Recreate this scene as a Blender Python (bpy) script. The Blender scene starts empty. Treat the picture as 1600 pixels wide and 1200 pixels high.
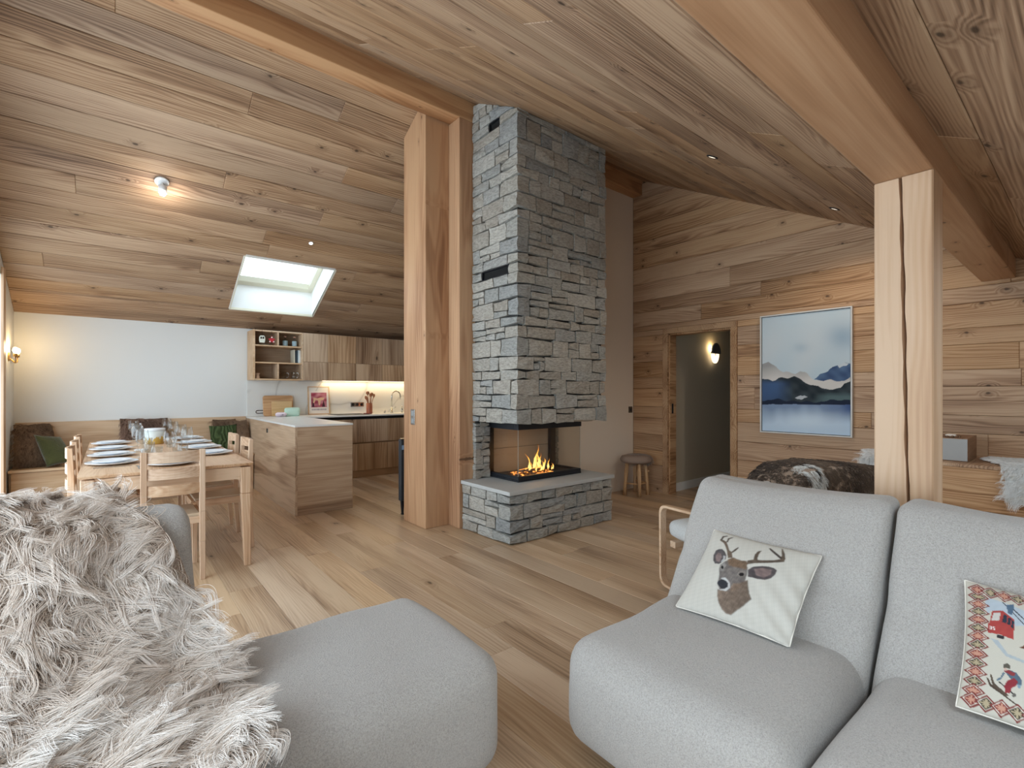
import bpy, bmesh, math, random
import numpy as np
from mathutils import Matrix, Vector
random.seed(7); RNG = np.random.default_rng(7)
SC = bpy.context.scene; COL = SC.collection
# ---------------------------------------------------------------- camera, sky, exposure
cam = bpy.data.cameras.new('camera'); cam_o = bpy.data.objects.new('camera', cam); COL.objects.link(cam_o)
cam.sensor_width = 36; cam.lens = 36 * 761.84 / 1600; cam.shift_y = 11.43 / 1600; cam.clip_start = 0.03
cam_o.location = (0, 0, 1.25); cam_o.rotation_euler = (math.pi / 2, 0, math.radians(50.4 - 90))
SC.camera = cam_o
wd = bpy.data.worlds.new('sky'); SC.world = wd; wd.use_nodes = True
wb = wd.node_tree.nodes['Background']; wb.inputs[0].default_value = (0.74, 0.88, 1.0, 1); wb.inputs[1].default_value = SKY_STRENGTH = 2.0; wd.cycles.sampling_method = 'NONE'
SC.view_settings.view_transform = 'Standard'; SC.view_settings.look = 'None'; SC.view_settings.gamma = 1
SC.view_settings.use_curve_mapping = False; SC.view_settings.exposure = 0.16
SC.cycles.diffuse_bounces = 5; SC.cycles.max_bounces = 8; SC.cycles.transparent_max_bounces = 24
SC.cycles.adaptive_threshold = 0.03
SC.cycles.caustics_reflective = False; SC.cycles.caustics_refractive = False
def daylight(name, loc, rot, sx, sy, power):
    l = bpy.data.lights.new(name, 'AREA'); l.shape = 'RECTANGLE'; l.size = sx; l.size_y = sy; l.energy = power; l.color = DAY
    o = bpy.data.objects.new(name, l); o.location = loc; o.rotation_euler = rot; COL.objects.link(o)
# window openings of the gable wall (y0, y1, z0, z1); daylight enters through each
GX = -0.78; DAY = (0.74, 0.88, 1.0); DAY_W = 9.2
BAYS = [(-1.05, 0.75, 0.08, 1.50), (0.87, 2.55, 0.08, 2.30), (2.67, 4.55, 0.08, 3.05), (4.67, 6.60, 0.08, 2.35)]
for (a, b, c, d), kw in zip(BAYS, (1.0, 1.0, .95, .68)):
    daylight('window_daylight', (GX - 0.02, (a + b) / 2, (c + d) / 2), (0, -math.pi / 2, 0), d - c, b - a, DAY_W * kw * (d - c) * (b - a))
ADDED_ROOF_WIN = [(0.25, 1.25, -1.15, -0.28), (2.75, 3.75, -1.15, -0.28)]     # unseen roof windows added behind the camera to brighten the lounge, plan x0,x1,y0,y1
for a, b, c, d in ADDED_ROOF_WIN:
    daylight('added_roof_fill', ((a + b) / 2, (c + d) / 2 - .02, 2.04 + .5066 * (c + d) / 2 + .30), (math.atan(.5066), 0, 0), .85, .8, 15)
daylight('skylight_daylight', (1.69, 6.56, 2.098 + .525 * .84 + .33), (-math.atan(0.525), 0, 0), .85, .95, 9)

# ---------------------------------------------------------------- colour and material helpers
def S(r, g, b):
    f = lambda v: ((v / 255 + 0.055) / 1.055) ** 2.4 if v > 10 else v / 255 / 12.92
    return (f(r), f(g), f(b), 1)
MATS = {}
class NT:
    def __init__(s, name):
        s.m = bpy.data.materials.new(name); s.m.use_nodes = True; s.t = s.m.node_tree; s.b = s.t.nodes['Principled BSDF']; MATS[name] = s.m
    def n(s, typ, **kw):
        q = s.t.nodes.new(typ)
        for k, v in kw.items():
            if k.startswith('i_'):
                key = k[2:]; key = int(key) if key.isdigit() else key
                q.inputs[key].default_value = v
            else: setattr(q, k, v)
        return q
    def l(s, a, b): s.t.links.new(a, b)
    def math(s, op, a, b=None, c=None):
        q = s.n('ShaderNodeMath', operation=op)
        for i, v in enumerate((a, b, c)):
            if v is None: continue
            if isinstance(v, (int, float)): q.inputs[i].default_value = v
            else: s.l(v, q.inputs[i])
        return q.outputs[0]
    def vec(s, op, a, b):
        q = s.n('ShaderNodeVectorMath', operation=op)
        for i, v in enumerate((a, b)):
            if isinstance(v, tuple): q.inputs[i].default_value = v
            else: s.l(v, q.inputs[i])
        return q.outputs[0]
    def ramp(s, fac, stops):
        q = s.n('ShaderNodeValToRGB'); e = q.color_ramp.elements
        while len(e) > 1: e.remove(e[-1])
        for i, (p, c) in enumerate(stops):
            k = e[0] if i == 0 else e.new(p)
            k.position = p; k.color = c
        s.l(fac, q.inputs[0]); return q.outputs[0]
    def mix(s, fac, a, b, mode='MIX'):
        q = s.n('ShaderNodeMix', data_type='RGBA', blend_type=mode)
        for i, v in ((0, fac), (6, a), (7, b)):
            if isinstance(v, (int, float, tuple)): q.inputs[i].default_value = v
            else: s.l(v, q.inputs[i])
        return q.outputs[2]
    def noise(s, vec, scale, detail=3, rough=.55, dist=0):
        q = s.n('ShaderNodeTexNoise', i_Scale=scale, i_Detail=detail, i_Roughness=rough, i_Distortion=dist)
        if vec is not None: s.l(vec, q.inputs['Vector'])
        return q.outputs[0]
    def bump(s, h, strength, dist):
        q = s.n('ShaderNodeBump', i_Strength=strength, i_Distance=dist); s.l(h, q.inputs['Height']); s.l(q.outputs[0], s.b.inputs['Normal'])
    def obj(s): return s.n('ShaderNodeTexCoord').outputs['Object']
    def rnd(s): return s.n('ShaderNodeObjectInfo').outputs['Random']
    def out(s, rough=None, spec=None, metal=None, col=None):
        if rough is not None: s.b.inputs['Roughness'].default_value = rough
        if spec is not None: s.b.inputs['Specular IOR Level'].default_value = spec
        if metal is not None: s.b.inputs['Metallic'].default_value = metal
        if col is not None:
            if isinstance(col, tuple): s.b.inputs['Base Color'].default_value = col
            else: s.l(col, s.b.inputs['Base Color'])
        return s.m
def plain(name, col, rough=.6, metal=0, spec=.5, bump=0, bscale=200, var=0):
    t = NT(name)
    if var:
        c = t.mix(t.noise(t.obj(), 3, 4), tuple(v * (1 - var) for v in col[:3]) + (1,), tuple(min(1, v * (1 + var)) for v in col[:3]) + (1,))
    else: c = col
    if bump: t.bump(t.noise(t.obj(), bscale, 3), bump, .003)
    return t.out(rough, spec, metal, c)
def wood(name, dark, mid, light, axis='X', knots=.35, rough=.5, bump=.2, var=.16, ring=6.0, fine=.35, spec=.35, band=0.14, kscale=(1.5, 5.5), hue=.5):
    t = NT(name); v = t.obj()
    if axis != 'X':
        sp = t.n('ShaderNodeSeparateXYZ'); t.l(v, sp.inputs[0]); cb = t.n('ShaderNodeCombineXYZ')
        o = {'Y': (1, 0, 2), 'Z': (2, 0, 1)}[axis]
        for i in range(3): t.l(sp.outputs[o[i]], cb.inputs[i])
        v = cb.outputs[0]
    r = t.rnd(); cb = t.n('ShaderNodeCombineXYZ'); t.l(t.math('MULTIPLY', r, 61.), cb.inputs[0]); t.l(t.math('MULTIPLY', r, 23.), cb.inputs[1]); t.l(t.math('MULTIPLY', r, 11.), cb.inputs[2])
    v = t.vec('ADD', v, cb.outputs[0])
    # knots pull the rings around them
    kv = t.vec('MULTIPLY', v, (kscale[0], kscale[1], 1.3))
    vo = t.n('ShaderNodeTexVoronoi', voronoi_dimensions='2D', i_Scale=1.0); t.l(kv, vo.inputs['Vector'])
    sc = t.n('ShaderNodeSeparateColor'); t.l(vo.outputs['Color'], sc.inputs[0])
    gate = t.math('LESS_THAN', sc.outputs[0], knots)
    d = t.math('ADD', vo.outputs['Distance'], t.math('MULTIPLY', t.math('SUBTRACT', t.noise(v, 26, 1), .5), .10))
    mr = t.n('ShaderNodeMapRange', interpolation_type='SMOOTHSTEP', i_1=.03, i_2=.085, i_3=1., i_4=0.); t.l(d, mr.inputs[0]); kn = t.math('MULTIPLY', mr.outputs[0], gate)
    mr2 = t.n('ShaderNodeMapRange', interpolation_type='SMOOTHSTEP', i_1=.05, i_2=.32, i_3=1., i_4=0.); t.l(d, mr2.inputs[0]); halo = t.math('MULTIPLY', mr2.outputs[0], gate)
    warp = t.noise(t.vec('MULTIPLY', v, (.55, 4.5, 4.5)), 1, 2)
    sp = t.n('ShaderNodeSeparateXYZ'); t.l(v, sp.inputs[0])
    ph = t.math('ADD', t.math('MULTIPLY', sp.outputs[1], ring * 60), t.math('ADD', t.math('MULTIPLY', warp, ring * 16), t.math('MULTIPLY', halo, ring * 2.5)))
    wv = t.math('MULTIPLY_ADD', t.math('SINE', ph), .5, .5)
    fi = t.noise(t.vec('MULTIPLY', v, (2.2, 110, 110)), 1, 2, .6)
    f = t.math('ADD', t.math('MULTIPLY', wv, band), t.math('ADD', t.math('MULTIPLY', fi, fine), t.math('MULTIPLY', warp, 1 - band - fine + .12)))
    c = t.ramp(f, [(.35, dark), (.5, mid), (.65, light)])
    c = t.mix(t.math('MULTIPLY', halo, .35), c, dark, 'MIX')
    c = t.mix(t.math('MULTIPLY', kn, .8), c, tuple(x * .28 for x in dark[:3]) + (1,))
    hs = t.n('ShaderNodeHueSaturation'); t.l(c, hs.inputs['Color'])
    t.l(t.math('MULTIPLY_ADD', r, var * 2, 1 - var), hs.inputs['Value'])
    r2 = t.math('FRACT', t.math('MULTIPLY', r, 17.3)); t.l(t.math('MULTIPLY_ADD', r2, .36 * hue, 1 - .18 * hue), hs.inputs['Saturation'])
    t.bump(fi, bump, .0025)
    return t.out(rough, spec, None, hs.outputs[0])
CEIL = wood('ceiling_pine', S(98, 73, 53), S(147, 116, 89), S(178, 149, 119), knots=.18, ring=5, bump=.3, rough=.62, var=.12, kscale=(3.4, 5.5))
WALLW = wood('wall_pine', S(120, 87, 61), S(168, 131, 98), S(194, 160, 126), knots=.22, ring=5, bump=.3, rough=.62, var=.11, kscale=(4.2, 6.5))
FLOORW = wood('floor_oak', S(130, 103, 77), S(178, 149, 119), S(200, 174, 144), knots=.05, ring=6, bump=.1, rough=.34, var=.11, kscale=(2.4, 6), spec=.4, band=.08)
BEAMW = wood('glulam', S(142, 100, 68), S(176, 132, 95), S(194, 153, 114), knots=.06, ring=3, bump=.08, rough=.5, var=.04, kscale=(5, 11), band=.10, fine=.2)
POSTW = wood('pale_spruce', S(174, 137, 106), S(198, 163, 131), S(210, 180, 151), knots=.06, ring=3, bump=.08, rough=.5, var=.03, kscale=(5, 11), band=.08, fine=.2)
PURLW = wood('purlin_spruce', S(150, 112, 82), S(174, 136, 104), S(190, 154, 122), knots=.10, ring=2, bump=.08, rough=.55, var=.03, kscale=(4, 9), band=.06, fine=.2)
OAK = {a: wood('oak_' + a.lower(), S(160, 127, 98), S(190, 156, 126), S(206, 178, 150), axis=a, knots=.0, ring=7, bump=.06, rough=.45, var=.05, band=.1) for a in 'XYZ'}
CAB = {a: wood('cabinet_oak_' + a.lower(), S(116, 88, 65), S(163, 134, 107), S(191, 165, 137), axis=a, knots=.06, ring=2.2, bump=.05, rough=.5, var=.14, band=.10, fine=.3, kscale=(2, 5)) for a in 'XYZ'}
BENCHW = wood('bench_oak', S(164, 130, 96), S(192, 160, 126), S(206, 178, 146), axis='X', knots=.05, ring=3, bump=.05, rough=.5, var=.04, band=.1)
WHITE = plain('white_paint', S(220, 222, 220), .75, bump=.05, bscale=300)
HALL_DIM = plain('white_paint_hall_dim', S(186, 174, 152), .8); BOUNCE_WHITE = plain('white_paint_warm_bounce', S(224, 211, 194), .75)  # white walls: warm bounce (partition) and low light (hall) put into the colour
TRIMW = plain('white_trim', S(222, 222, 218), .5)
TOPW = plain('white_worktop', S(226, 228, 226), .28, spec=.5)
BLACK = plain('black_steel', S(34, 37, 42), .42, metal=.3)
DARK = plain('dark_void', S(10, 9, 8), .9)
STEEL = plain('brushed_steel', S(190, 192, 192), .25, metal=1)
BRASS = plain('brass', S(196, 160, 100), .3, metal=1)
PORC = plain('porcelain', S(232, 236, 240), .18)
def marble():
    t = NT('marble'); v = t.obj(); w = t.noise(v, 1.0, 2, .5, .8)
    vein = t.ramp(t.math('ABSOLUTE', t.math('SUBTRACT', w, .5)), [(0, S(188, 188, 184)), (.006, S(212, 212, 208)), (.02, S(222, 222, 218))])
    return t.out(.25, .5, None, vein)
MARBLE = marble()
def glass(name, tint=(1, 1, 1, 1), refl=.12, base=.04):
    t = NT(name); tr = t.n('ShaderNodeBsdfTransparent'); tr.inputs[0].default_value = tint; gl = t.n('ShaderNodeBsdfGlossy', i_Roughness=.02)
    g = t.n('ShaderNodeNewGeometry'); dp = t.n('ShaderNodeVectorMath', operation='DOT_PRODUCT'); t.l(g.outputs['Normal'], dp.inputs[0]); t.l(g.outputs['Incoming'], dp.inputs[1])
    fr = t.math('POWER', t.math('SUBTRACT', 1.0, t.math('ABSOLUTE', dp.outputs['Value'])), 4.0); mx = t.n('ShaderNodeMixShader')
    t.l(t.math('MULTIPLY_ADD', fr, refl * 5, base), mx.inputs[0]); t.l(tr.outputs[0], mx.inputs[1]); t.l(gl.outputs[0], mx.inputs[2])
    t.l(mx.outputs[0], t.t.nodes['Material Output'].inputs[0]); return t.m
PANE = glass('window_glass', refl=.12); FIREGLASS = glass('fire_glass', (.93, .92, .90, 1), .14); CRYSTAL = glass('crystal', (.955, .965, .965, 1), .16, .05)
def emit(name, col, st):
    t = NT(name); e = t.n('ShaderNodeEmission', i_Strength=st); e.inputs[0].default_value = col
    t.l(e.outputs[0], t.t.nodes['Material Output'].inputs[0]); return t.m
WARM = (1.0, .68, .34, 1)
BULB = emit('bulb_glow', (1, .80, .52, 1), 22); SPOTGLOW = emit('spot_glow', (1, .92, .82, 1), 30); LED = emit('led_strip', (1, .76, .46, 1), 6)
def boucle(name, c):
    t = NT(name); v = t.obj(); n1 = t.noise(v, 330, 2, .65); n2 = t.noise(v, 170, 1)
    col = t.ramp(t.math('ADD', t.math('MULTIPLY', n1, .7), t.math('MULTIPLY', n2, .3)), [(.32, tuple(x * .68 for x in c[:3]) + (1,)), (.55, c), (.72, tuple(min(1, x * 1.15) for x in c[:3]) + (1,))])
    t.bump(t.math('ADD', n1, t.math('MULTIPLY', n2, .6)), .5, .005)
    t.b.inputs['Sheen Weight'].default_value = .25; t.b.inputs['Sheen Roughness'].default_value = .6
    return t.out(.95, .15, None, col)
BOUCLE = boucle('boucle_grey', S(171, 166, 160))
def stone(name, stops, bump=.9):
    t = NT(name); v = t.obj(); r = t.rnd(); cb = t.n('ShaderNodeCombineXYZ'); t.l(t.math('MULTIPLY', r, 40.), cb.inputs[0]); v2 = t.vec('ADD', v, cb.outputs[0])
    base = t.ramp(r, stops)
    n = t.noise(v2, 9, 6, .65, .6); n2 = t.noise(t.vec('MULTIPLY', v2, (1, 1, 3)), 26, 5, .7)
    c = t.mix(t.math('MULTIPLY', n, .55), base, S(206, 202, 192)); c = t.mix(t.ramp(n2, [(.35, (1, 1, 1, 1)), (.6, (0, 0, 0, 1))]), c, S(112, 112, 110), 'MULTIPLY')
    c = t.mix(.45, base, c)
    t.bump(t.math('ADD', t.math('MULTIPLY', n, .7), n2), bump, .012)
    return t.out(.88, .25, None, c)
STONE = stone('gneiss', [(0, S(150, 152, 149)), (.3, S(172, 168, 158)), (.55, S(158, 150, 138)), (.8, S(186, 182, 172)), (1, S(142, 145, 145))])
SLAB = plain('hearth_slab_stone', S(176, 177, 174), .6, var=.08, bump=.15, bscale=120)
MORTAR = plain('dark_joint', S(48, 46, 43), .95); GAP = plain('board_gap', S(46, 34, 26), .95)
def vcol(name, rough=.8, weave=0, wscale=500):
    t = NT(name); a = t.n('ShaderNodeAttribute', attribute_name='paint')
    if weave: t.bump(t.noise(t.obj(), wscale, 2), weave, .0015)
    return t.out(rough, .2, None, a.outputs['Color'])
PRINT = vcol('printed_canvas', .85, .5); CANVAS = vcol('painted_canvas', .7)
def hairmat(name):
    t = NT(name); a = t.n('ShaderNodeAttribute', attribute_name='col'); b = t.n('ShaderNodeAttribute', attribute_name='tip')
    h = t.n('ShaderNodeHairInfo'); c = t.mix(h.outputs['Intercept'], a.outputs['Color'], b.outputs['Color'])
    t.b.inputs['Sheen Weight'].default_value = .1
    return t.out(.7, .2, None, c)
FUR = hairmat('fur_pile')

# ---------------------------------------------------------------- object helpers
def link(o, parent=None):
    COL.objects.link(o)
    if parent is not None: o.parent = parent
    return o
def tag(o, label=None, cat=None, group=None, kind=None):
    for k, v in (('label', label), ('category', cat), ('group', group), ('kind', kind)):
        if v is not None: o[k] = v
    return o
def thing(name, label, cat, loc=(0, 0, 0), rz=0, group=None):
    o = bpy.data.objects.new(name, None); o.empty_display_size = .1; o.location = loc; o.rotation_euler = (0, 0, rz); COL.objects.link(o)
    return tag(o, label, cat, group)
def bevel(o, w=.003, seg=2):
    m = o.modifiers.new('bevel', 'BEVEL'); m.width = w; m.segments = seg; m.limit_method = 'ANGLE'; m.angle_limit = math.radians(35); return o
def mesh(name, V, F, mat, parent=None, smooth=False, mw=None, bev=0):
    me = bpy.data.meshes.new(name); me.from_pydata([tuple(map(float, v)) for v in V], [], F); me.validate(); me.update()
    if smooth: me.polygons.foreach_set('use_smooth', [True] * len(me.polygons))
    me.materials.append(mat); o = bpy.data.objects.new(name, me); link(o, parent)
    if mw is not None: o.matrix_local = mw
    if bev: bevel(o, bev)
    return o
class MB:
    def __init__(s): s.V = []; s.F = []
    def add(s, V, F):
        n = len(s.V); s.V += [tuple(map(float, v)) for v in V]; s.F += [tuple(i + n for i in f) for f in F]; return s
    def box(s, x0, x1, y0, y1, z0, z1):
        V = [(x, y, z) for z in (z0, z1) for y in (y0, y1) for x in (x0, x1)]
        return s.add(V, [(0, 2, 3, 1), (4, 5, 7, 6), (0, 1, 5, 4), (2, 6, 7, 3), (0, 4, 6, 2), (1, 3, 7, 5)])
    def hexa(s, P):   # 8 points: bottom ring 4, top ring 4
        return s.add(P, [(3, 2, 1, 0), (4, 5, 6, 7), (0, 1, 5, 4), (1, 2, 6, 5), (2, 3, 7, 6), (3, 0, 4, 7)])
    def tube(s, pts, r, seg=10, cap=True, up=None):
        pts = [Vector(p) for p in pts]; n = len(pts); R = r if hasattr(r, '__len__') else [r] * n; rings = []
        for i, p in enumerate(pts):
            d = (pts[min(i + 1, n - 1)] - pts[max(i - 1, 0)]).normalized()
            a = Vector((0, 0, 1)) if abs(d.z) < .95 else Vector((1, 0, 0))
            u = d.cross(a).normalized(); w = d.cross(u)
            rings.append([p + (u * math.cos(2 * math.pi * k / seg) + w * math.sin(2 * math.pi * k / seg)) * R[i] for k in range(seg)])
        V = [v for q in rings for v in q]; F = []
        for i in range(n - 1):
            for k in range(seg): F.append((i * seg + k, i * seg + (k + 1) % seg, (i + 1) * seg + (k + 1) % seg, (i + 1) * seg + k))
        if cap: F.append(tuple(range(seg))[::-1]); F.append(tuple((n - 1) * seg + k for k in range(seg)))
        return s.add(V, F)
    def lathe(s, prof, c=(0, 0, 0), seg=24):
        V = []; F = []; n = len(prof)
        for r, z in prof:
            for k in range(seg): V.append((c[0] + r * math.cos(2 * math.pi * k / seg), c[1] + r * math.sin(2 * math.pi * k / seg), c[2] + z))
        for i in range(n - 1):
            for k in range(seg): F.append((i * seg + k, i * seg + (k + 1) % seg, (i + 1) * seg + (k + 1) % seg, (i + 1) * seg + k))
        return s.add(V, F)
    def prism(s, poly, a, b, axis='Z'):
        n = len(poly); f = {'Z': lambda p, h: (p[0], p[1], h), 'Y': lambda p, h: (p[0], h, p[1]), 'X': lambda p, h: (h, p[0], p[1])}[axis]
        V = [f(p, a) for p in poly] + [f(p, b) for p in poly]
        return s.add(V, [tuple(range(n))[::-1], tuple(range(n, 2 * n))] + [(i, (i + 1) % n, n + (i + 1) % n, n + i) for i in range(n)])
    def build(s, name, mat, parent=None, smooth=False, bev=0, mw=None):
        o = mesh(name, s.V, s.F, mat, parent, smooth, mw)
        bm = bmesh.new(); bm.from_mesh(o.data); bmesh.ops.recalc_face_normals(bm, faces=bm.faces); bm.to_mesh(o.data); bm.free()
        if bev: bevel(o, bev)
        return o
def basis(o, ex, ey):
    ex = Vector(ex).normalized(); ey = Vector(ey).normalized(); ez = ex.cross(ey)
    M = Matrix.Identity(4)
    for i, c in enumerate((ex, ey, ez)):
        for r in range(3): M[r][i] = c[r]
    M.translation = Vector(o); return M
def plank(parent, name, o, ex, ey, L, W, T, mat, c=.003):
    """board lying on its back at o, long along ex, face towards ex x ey, edges chamfered"""
    a, b = L / 2, W / 2; V = []
    for (i, z) in ((0, 0), (0, T - c), (c, T)):
        V += [(-a + i, -b + i, z), (a - i, -b + i, z), (a - i, b - i, z), (-a + i, b - i, z)]
    F = [(3, 2, 1, 0), (8, 9, 10, 11)]
    for k in (0, 4): F += [(k + j, k + (j + 1) % 4, k + 4 + (j + 1) % 4, k + 4 + j) for j in range(4)]
    return mesh(name, V, F, mat, parent, mw=basis(o, ex, ey))
def rect_minus(r, h):
    x0, x1, y0, y1 = r; a, b, c, d = h
    if b <= x0 or a >= x1 or d <= y0 or c >= y1: return [r]
    out = []
    if c > y0: out.append((x0, x1, y0, c))
    if d < y1: out.append((x0, x1, d, y1))
    m0, m1 = max(y0, c), min(y1, d)
    if a > x0: out.append((x0, a, m0, m1))
    if b < x1: out.append((b, x1, m0, m1))
    return [q for q in out if q[1] - q[0] > .02 and q[3] - q[2] > .012]
def splits(a, b, lo, hi):
    x = a - random.uniform(0, hi * .7); out = []
    while x < b:
        n = x + random.uniform(lo, hi)
        if b - n < .4: n = b
        out.append((max(a, x), min(b, n))); x = n
    return [q for q in out if q[1] - q[0] > .05]
def vnoise(p, seed=0):
    """smooth pseudo noise in [-1,1], p (...,3)"""
    p = np.asarray(p, float); r = np.random.default_rng(seed); out = 0
    for k in range(5):
        w = r.normal(size=3); w /= np.linalg.norm(w); out = out + np.sin(p @ w * (1 + .35 * k) + r.uniform(0, 6.28))
    return out / 3.2
def softbox(name, lo, hi, r, mat, parent, n=14, bulge=(0, 0, 0), warp=None, seed=0, wob=.004):
    """upholstered block: rounded box with crowned faces; warp maps an (N,3) array"""
    lo = np.array(lo, float); hi = np.array(hi, float); c = (lo + hi) / 2; h = (hi - lo) / 2
    bm = bmesh.new(); bmesh.ops.create_cube(bm, size=2); bmesh.ops.subdivide_edges(bm, edges=bm.edges[:], cuts=n, use_grid_fill=True)
    p = np.array([v.co[:] for v in bm.verts]); s = np.sign(p) * (1 - (1 - np.abs(p)) ** 1.35); q = s * h; core = np.clip(q, -(h - r), h - r); d = q - core; L = np.linalg.norm(d, axis=1, keepdims=True); L[L == 0] = 1
    on = (np.abs(p) > .9999); dd = d.copy()
    k = np.maximum(np.abs(d).max(axis=1, keepdims=True), 1e-9); w = core + d / L * k
    t = w / h
    for i in range(3):
        j, l = [a for a in range(3) if a != i]; w[:, i] += bulge[i] * t[:, i] * np.clip(1 - t[:, j] ** 2, 0, 1) * np.clip(1 - t[:, l] ** 2, 0, 1)
    P = w + c
    if warp: P = warp(P)
    P = P + vnoise(P * 9, seed)[:, None] * wob * np.sign(t)
    for v, x in zip(bm.verts, P): v.co = x
    me = bpy.data.meshes.new(name); bm.to_mesh(me); bm.free(); me.polygons.foreach_set('use_smooth', [True] * len(me.polygons)); me.materials.append(mat)
    o = link(bpy.data.objects.new(name, me), parent); return o
def grid_faces(nu, nv, off=0): return [(off + i * nv + j, off + i * nv + j + 1, off + (i + 1) * nv + j + 1, off + (i + 1) * nv + j) for i in range(nu - 1) for j in range(nv - 1)]
def grid_normals(G):
    du = np.gradient(G, axis=0); dv = np.gradient(G, axis=1); n = np.cross(du, dv); return n / np.maximum(np.linalg.norm(n, axis=2, keepdims=True), 1e-9)
def sheet(name, G, mat, parent=None, thick=.006):
    """thin draped skin with real thickness from an (nu,nv,3) grid"""
    nu, nv = G.shape[:2]; N = grid_normals(G); V = np.concatenate([G.reshape(-1, 3), (G - N * thick).reshape(-1, 3)]); m = nu * nv
    F = grid_faces(nu, nv) + [f[::-1] for f in grid_faces(nu, nv, m)]
    edge = [i * nv for i in range(nu)] + [(nu - 1) * nv + j for j in range(1, nv)] + [i * nv + nv - 1 for i in range(nu - 2, -1, -1)] + [j for j in range(nv - 2, 0, -1)]
    F += [(edge[k], edge[(k + 1) % len(edge)], edge[(k + 1) % len(edge)] + m, edge[k] + m) for k in range(len(edge))]
    return mesh(name, V, F, mat, parent, True)
def sample_grid(G, u, v):
    nu, nv = G.shape[:2]; x = np.clip(u * (nu - 1), 0, nu - 1.001); y = np.clip(v * (nv - 1), 0, nv - 1.001); i = x.astype(int); j = y.astype(int); a = (x - i)[:, None]; b = (y - j)[:, None]
    return (G[i, j] * (1 - a) + G[i + 1, j] * a) * (1 - b) + (G[i, j + 1] * (1 - a) + G[i + 1, j + 1] * a) * b
def fur(name, parent, G, clumps, per, length, radius, comb, colfn, lift=.6, curl=.25, spread=.02, clump=.75, seed=1, k=7, gravity=0.25, edge=False):
    """fur pile as hair strands in tufts, rooted on an (nu,nv,3) grid; comb(P,u,v)->(N,3) lay direction"""
    r = np.random.default_rng(seed); N = grid_normals(G)
    # area weighted clump roots
    A = np.linalg.norm(np.cross(G[1:, :-1] - G[:-1, :-1], G[:-1, 1:] - G[:-1, :-1]), axis=2); pr = (A / A.sum()).ravel(); c = r.choice(pr.size, clumps, p=pr)
    u = (c // A.shape[1] + r.random(clumps)) / A.shape[0]; v = (c % A.shape[1] + r.random(clumps)) / A.shape[1]
    cp = sample_grid(G, u, v); cn = sample_grid(N, u, v); cd = comb(cp, u, v) + r.normal(size=(clumps, 3)) * .35
    cd = cd - (cd * cn).sum(1, keepdims=True) * cn; cd /= np.maximum(np.linalg.norm(cd, axis=1, keepdims=True), 1e-6)
    cl = length * r.uniform(.65, 1.2, clumps); side = np.cross(cn, cd)
    t = np.linspace(0, 1, k)[None, :, None]; ph = r.uniform(0, 6.28, clumps)[:, None, None]; am = (r.normal(size=clumps) * curl)[:, None, None] * cl[:, None, None]
    L = cl[:, None, None]
    guide = cn[:, None] * L * lift * (t - .42 * t ** 2) + cd[:, None] * L * (.25 * t + .75 * t ** 1.6) * (1.15 - .5 * lift) + side[:, None] * am * (np.sin(t * 3.4 + ph) - np.sin(ph)) + np.array([0, 0, -1]) * L * gravity * t ** 2
    idx = np.repeat(np.arange(clumps), per); M = idx.size
    uu = np.clip(u[idx] + r.normal(size=M) * spread / max(1e-6, np.linalg.norm(G[-1, 0] - G[0, 0])), 0, 1); vv = np.clip(v[idx] + r.normal(size=M) * spread / max(1e-6, np.linalg.norm(np.diff(G[0], axis=0), axis=1).sum()), 0, 1)
    root = sample_grid(G, uu, vv); off = root - cp[idx]; sc = r.uniform(.75, 1.15, M)[:, None, None]
    P = cp[idx][:, None] + guide[idx] * sc + off[:, None] * (1 - clump * t ** .8) + r.normal(size=(M, 1, 3)) * .05 * length * t
    h = bpy.data.hair_curves.new(name); h.add_curves([k] * M); h.attributes['position'].data.foreach_set('vector', P.astype('f').ravel())
    a = h.attributes.new('radius', 'FLOAT', 'POINT'); a.data.foreach_set('value', (radius * (1 - .75 * np.linspace(0, 1, k) ** 1.5)[None].repeat(M, 0)).astype('f').ravel())
    c0, c1 = colfn(root, uu, vv, r)
    for nm, cc in (('col', c0), ('tip', c1)):
        a = h.attributes.new(nm, 'FLOAT_COLOR', 'CURVE'); a.data.foreach_set('color', np.concatenate([cc, np.ones((M, 1))], 1).astype('f').ravel())
    h.materials.append(FUR); o = link(bpy.data.objects.new(name, h), parent); o['kind'] = 'stuff'; return o
def lin(*c): return np.array(S(*c)[:3])
# ---------------------------------------------------------------- setting
XW, YK, YP, YS = 5.229, 7.40, 3.862, -1.40      # wood wall, kitchen wall, partition, eaves wall
cl = lambda y: 2.098 + .525 * (YK - y)           # underside of the slope above dining and kitchen
cr = lambda y: 2.04 + .5066 * y                  # underside of the slope above the lounge
RY = 3.822                                       # ridge
SKY_HOLE = (1.185, 2.187, 6.126, 7.02)           # skylight opening in plan
def struct(o): o['kind'] = 'structure'; return o
# floor
floor = struct(MB().box(GX - .15, 7.6, YS - .1, YK + .1, -.12, -.015).build('floor', GAP))
x = .765 - 9 * .19
while x < XW:
    for a, b in splits(YS, YK, 1.3, 2.3):
        x0, x1 = max(x, GX), min(x + .19, XW + .02)
        if x1 - x0 > .03: plank(floor, 'plank', ((x0 + x1) / 2, (a + b) / 2, -.015), (0, 1, 0), (-1, 0, 0), b - a - .001, x1 - x0 - .001, .015, FLOORW, .0012)
    x += .19
x = XW + .021
while x < 7.5:
    plank(floor, 'plank', (x + .095, 2.4, -.015), (0, 1, 0), (-1, 0, 0), 2.1, .189, .015, FLOORW, .0012); x += .19
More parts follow.
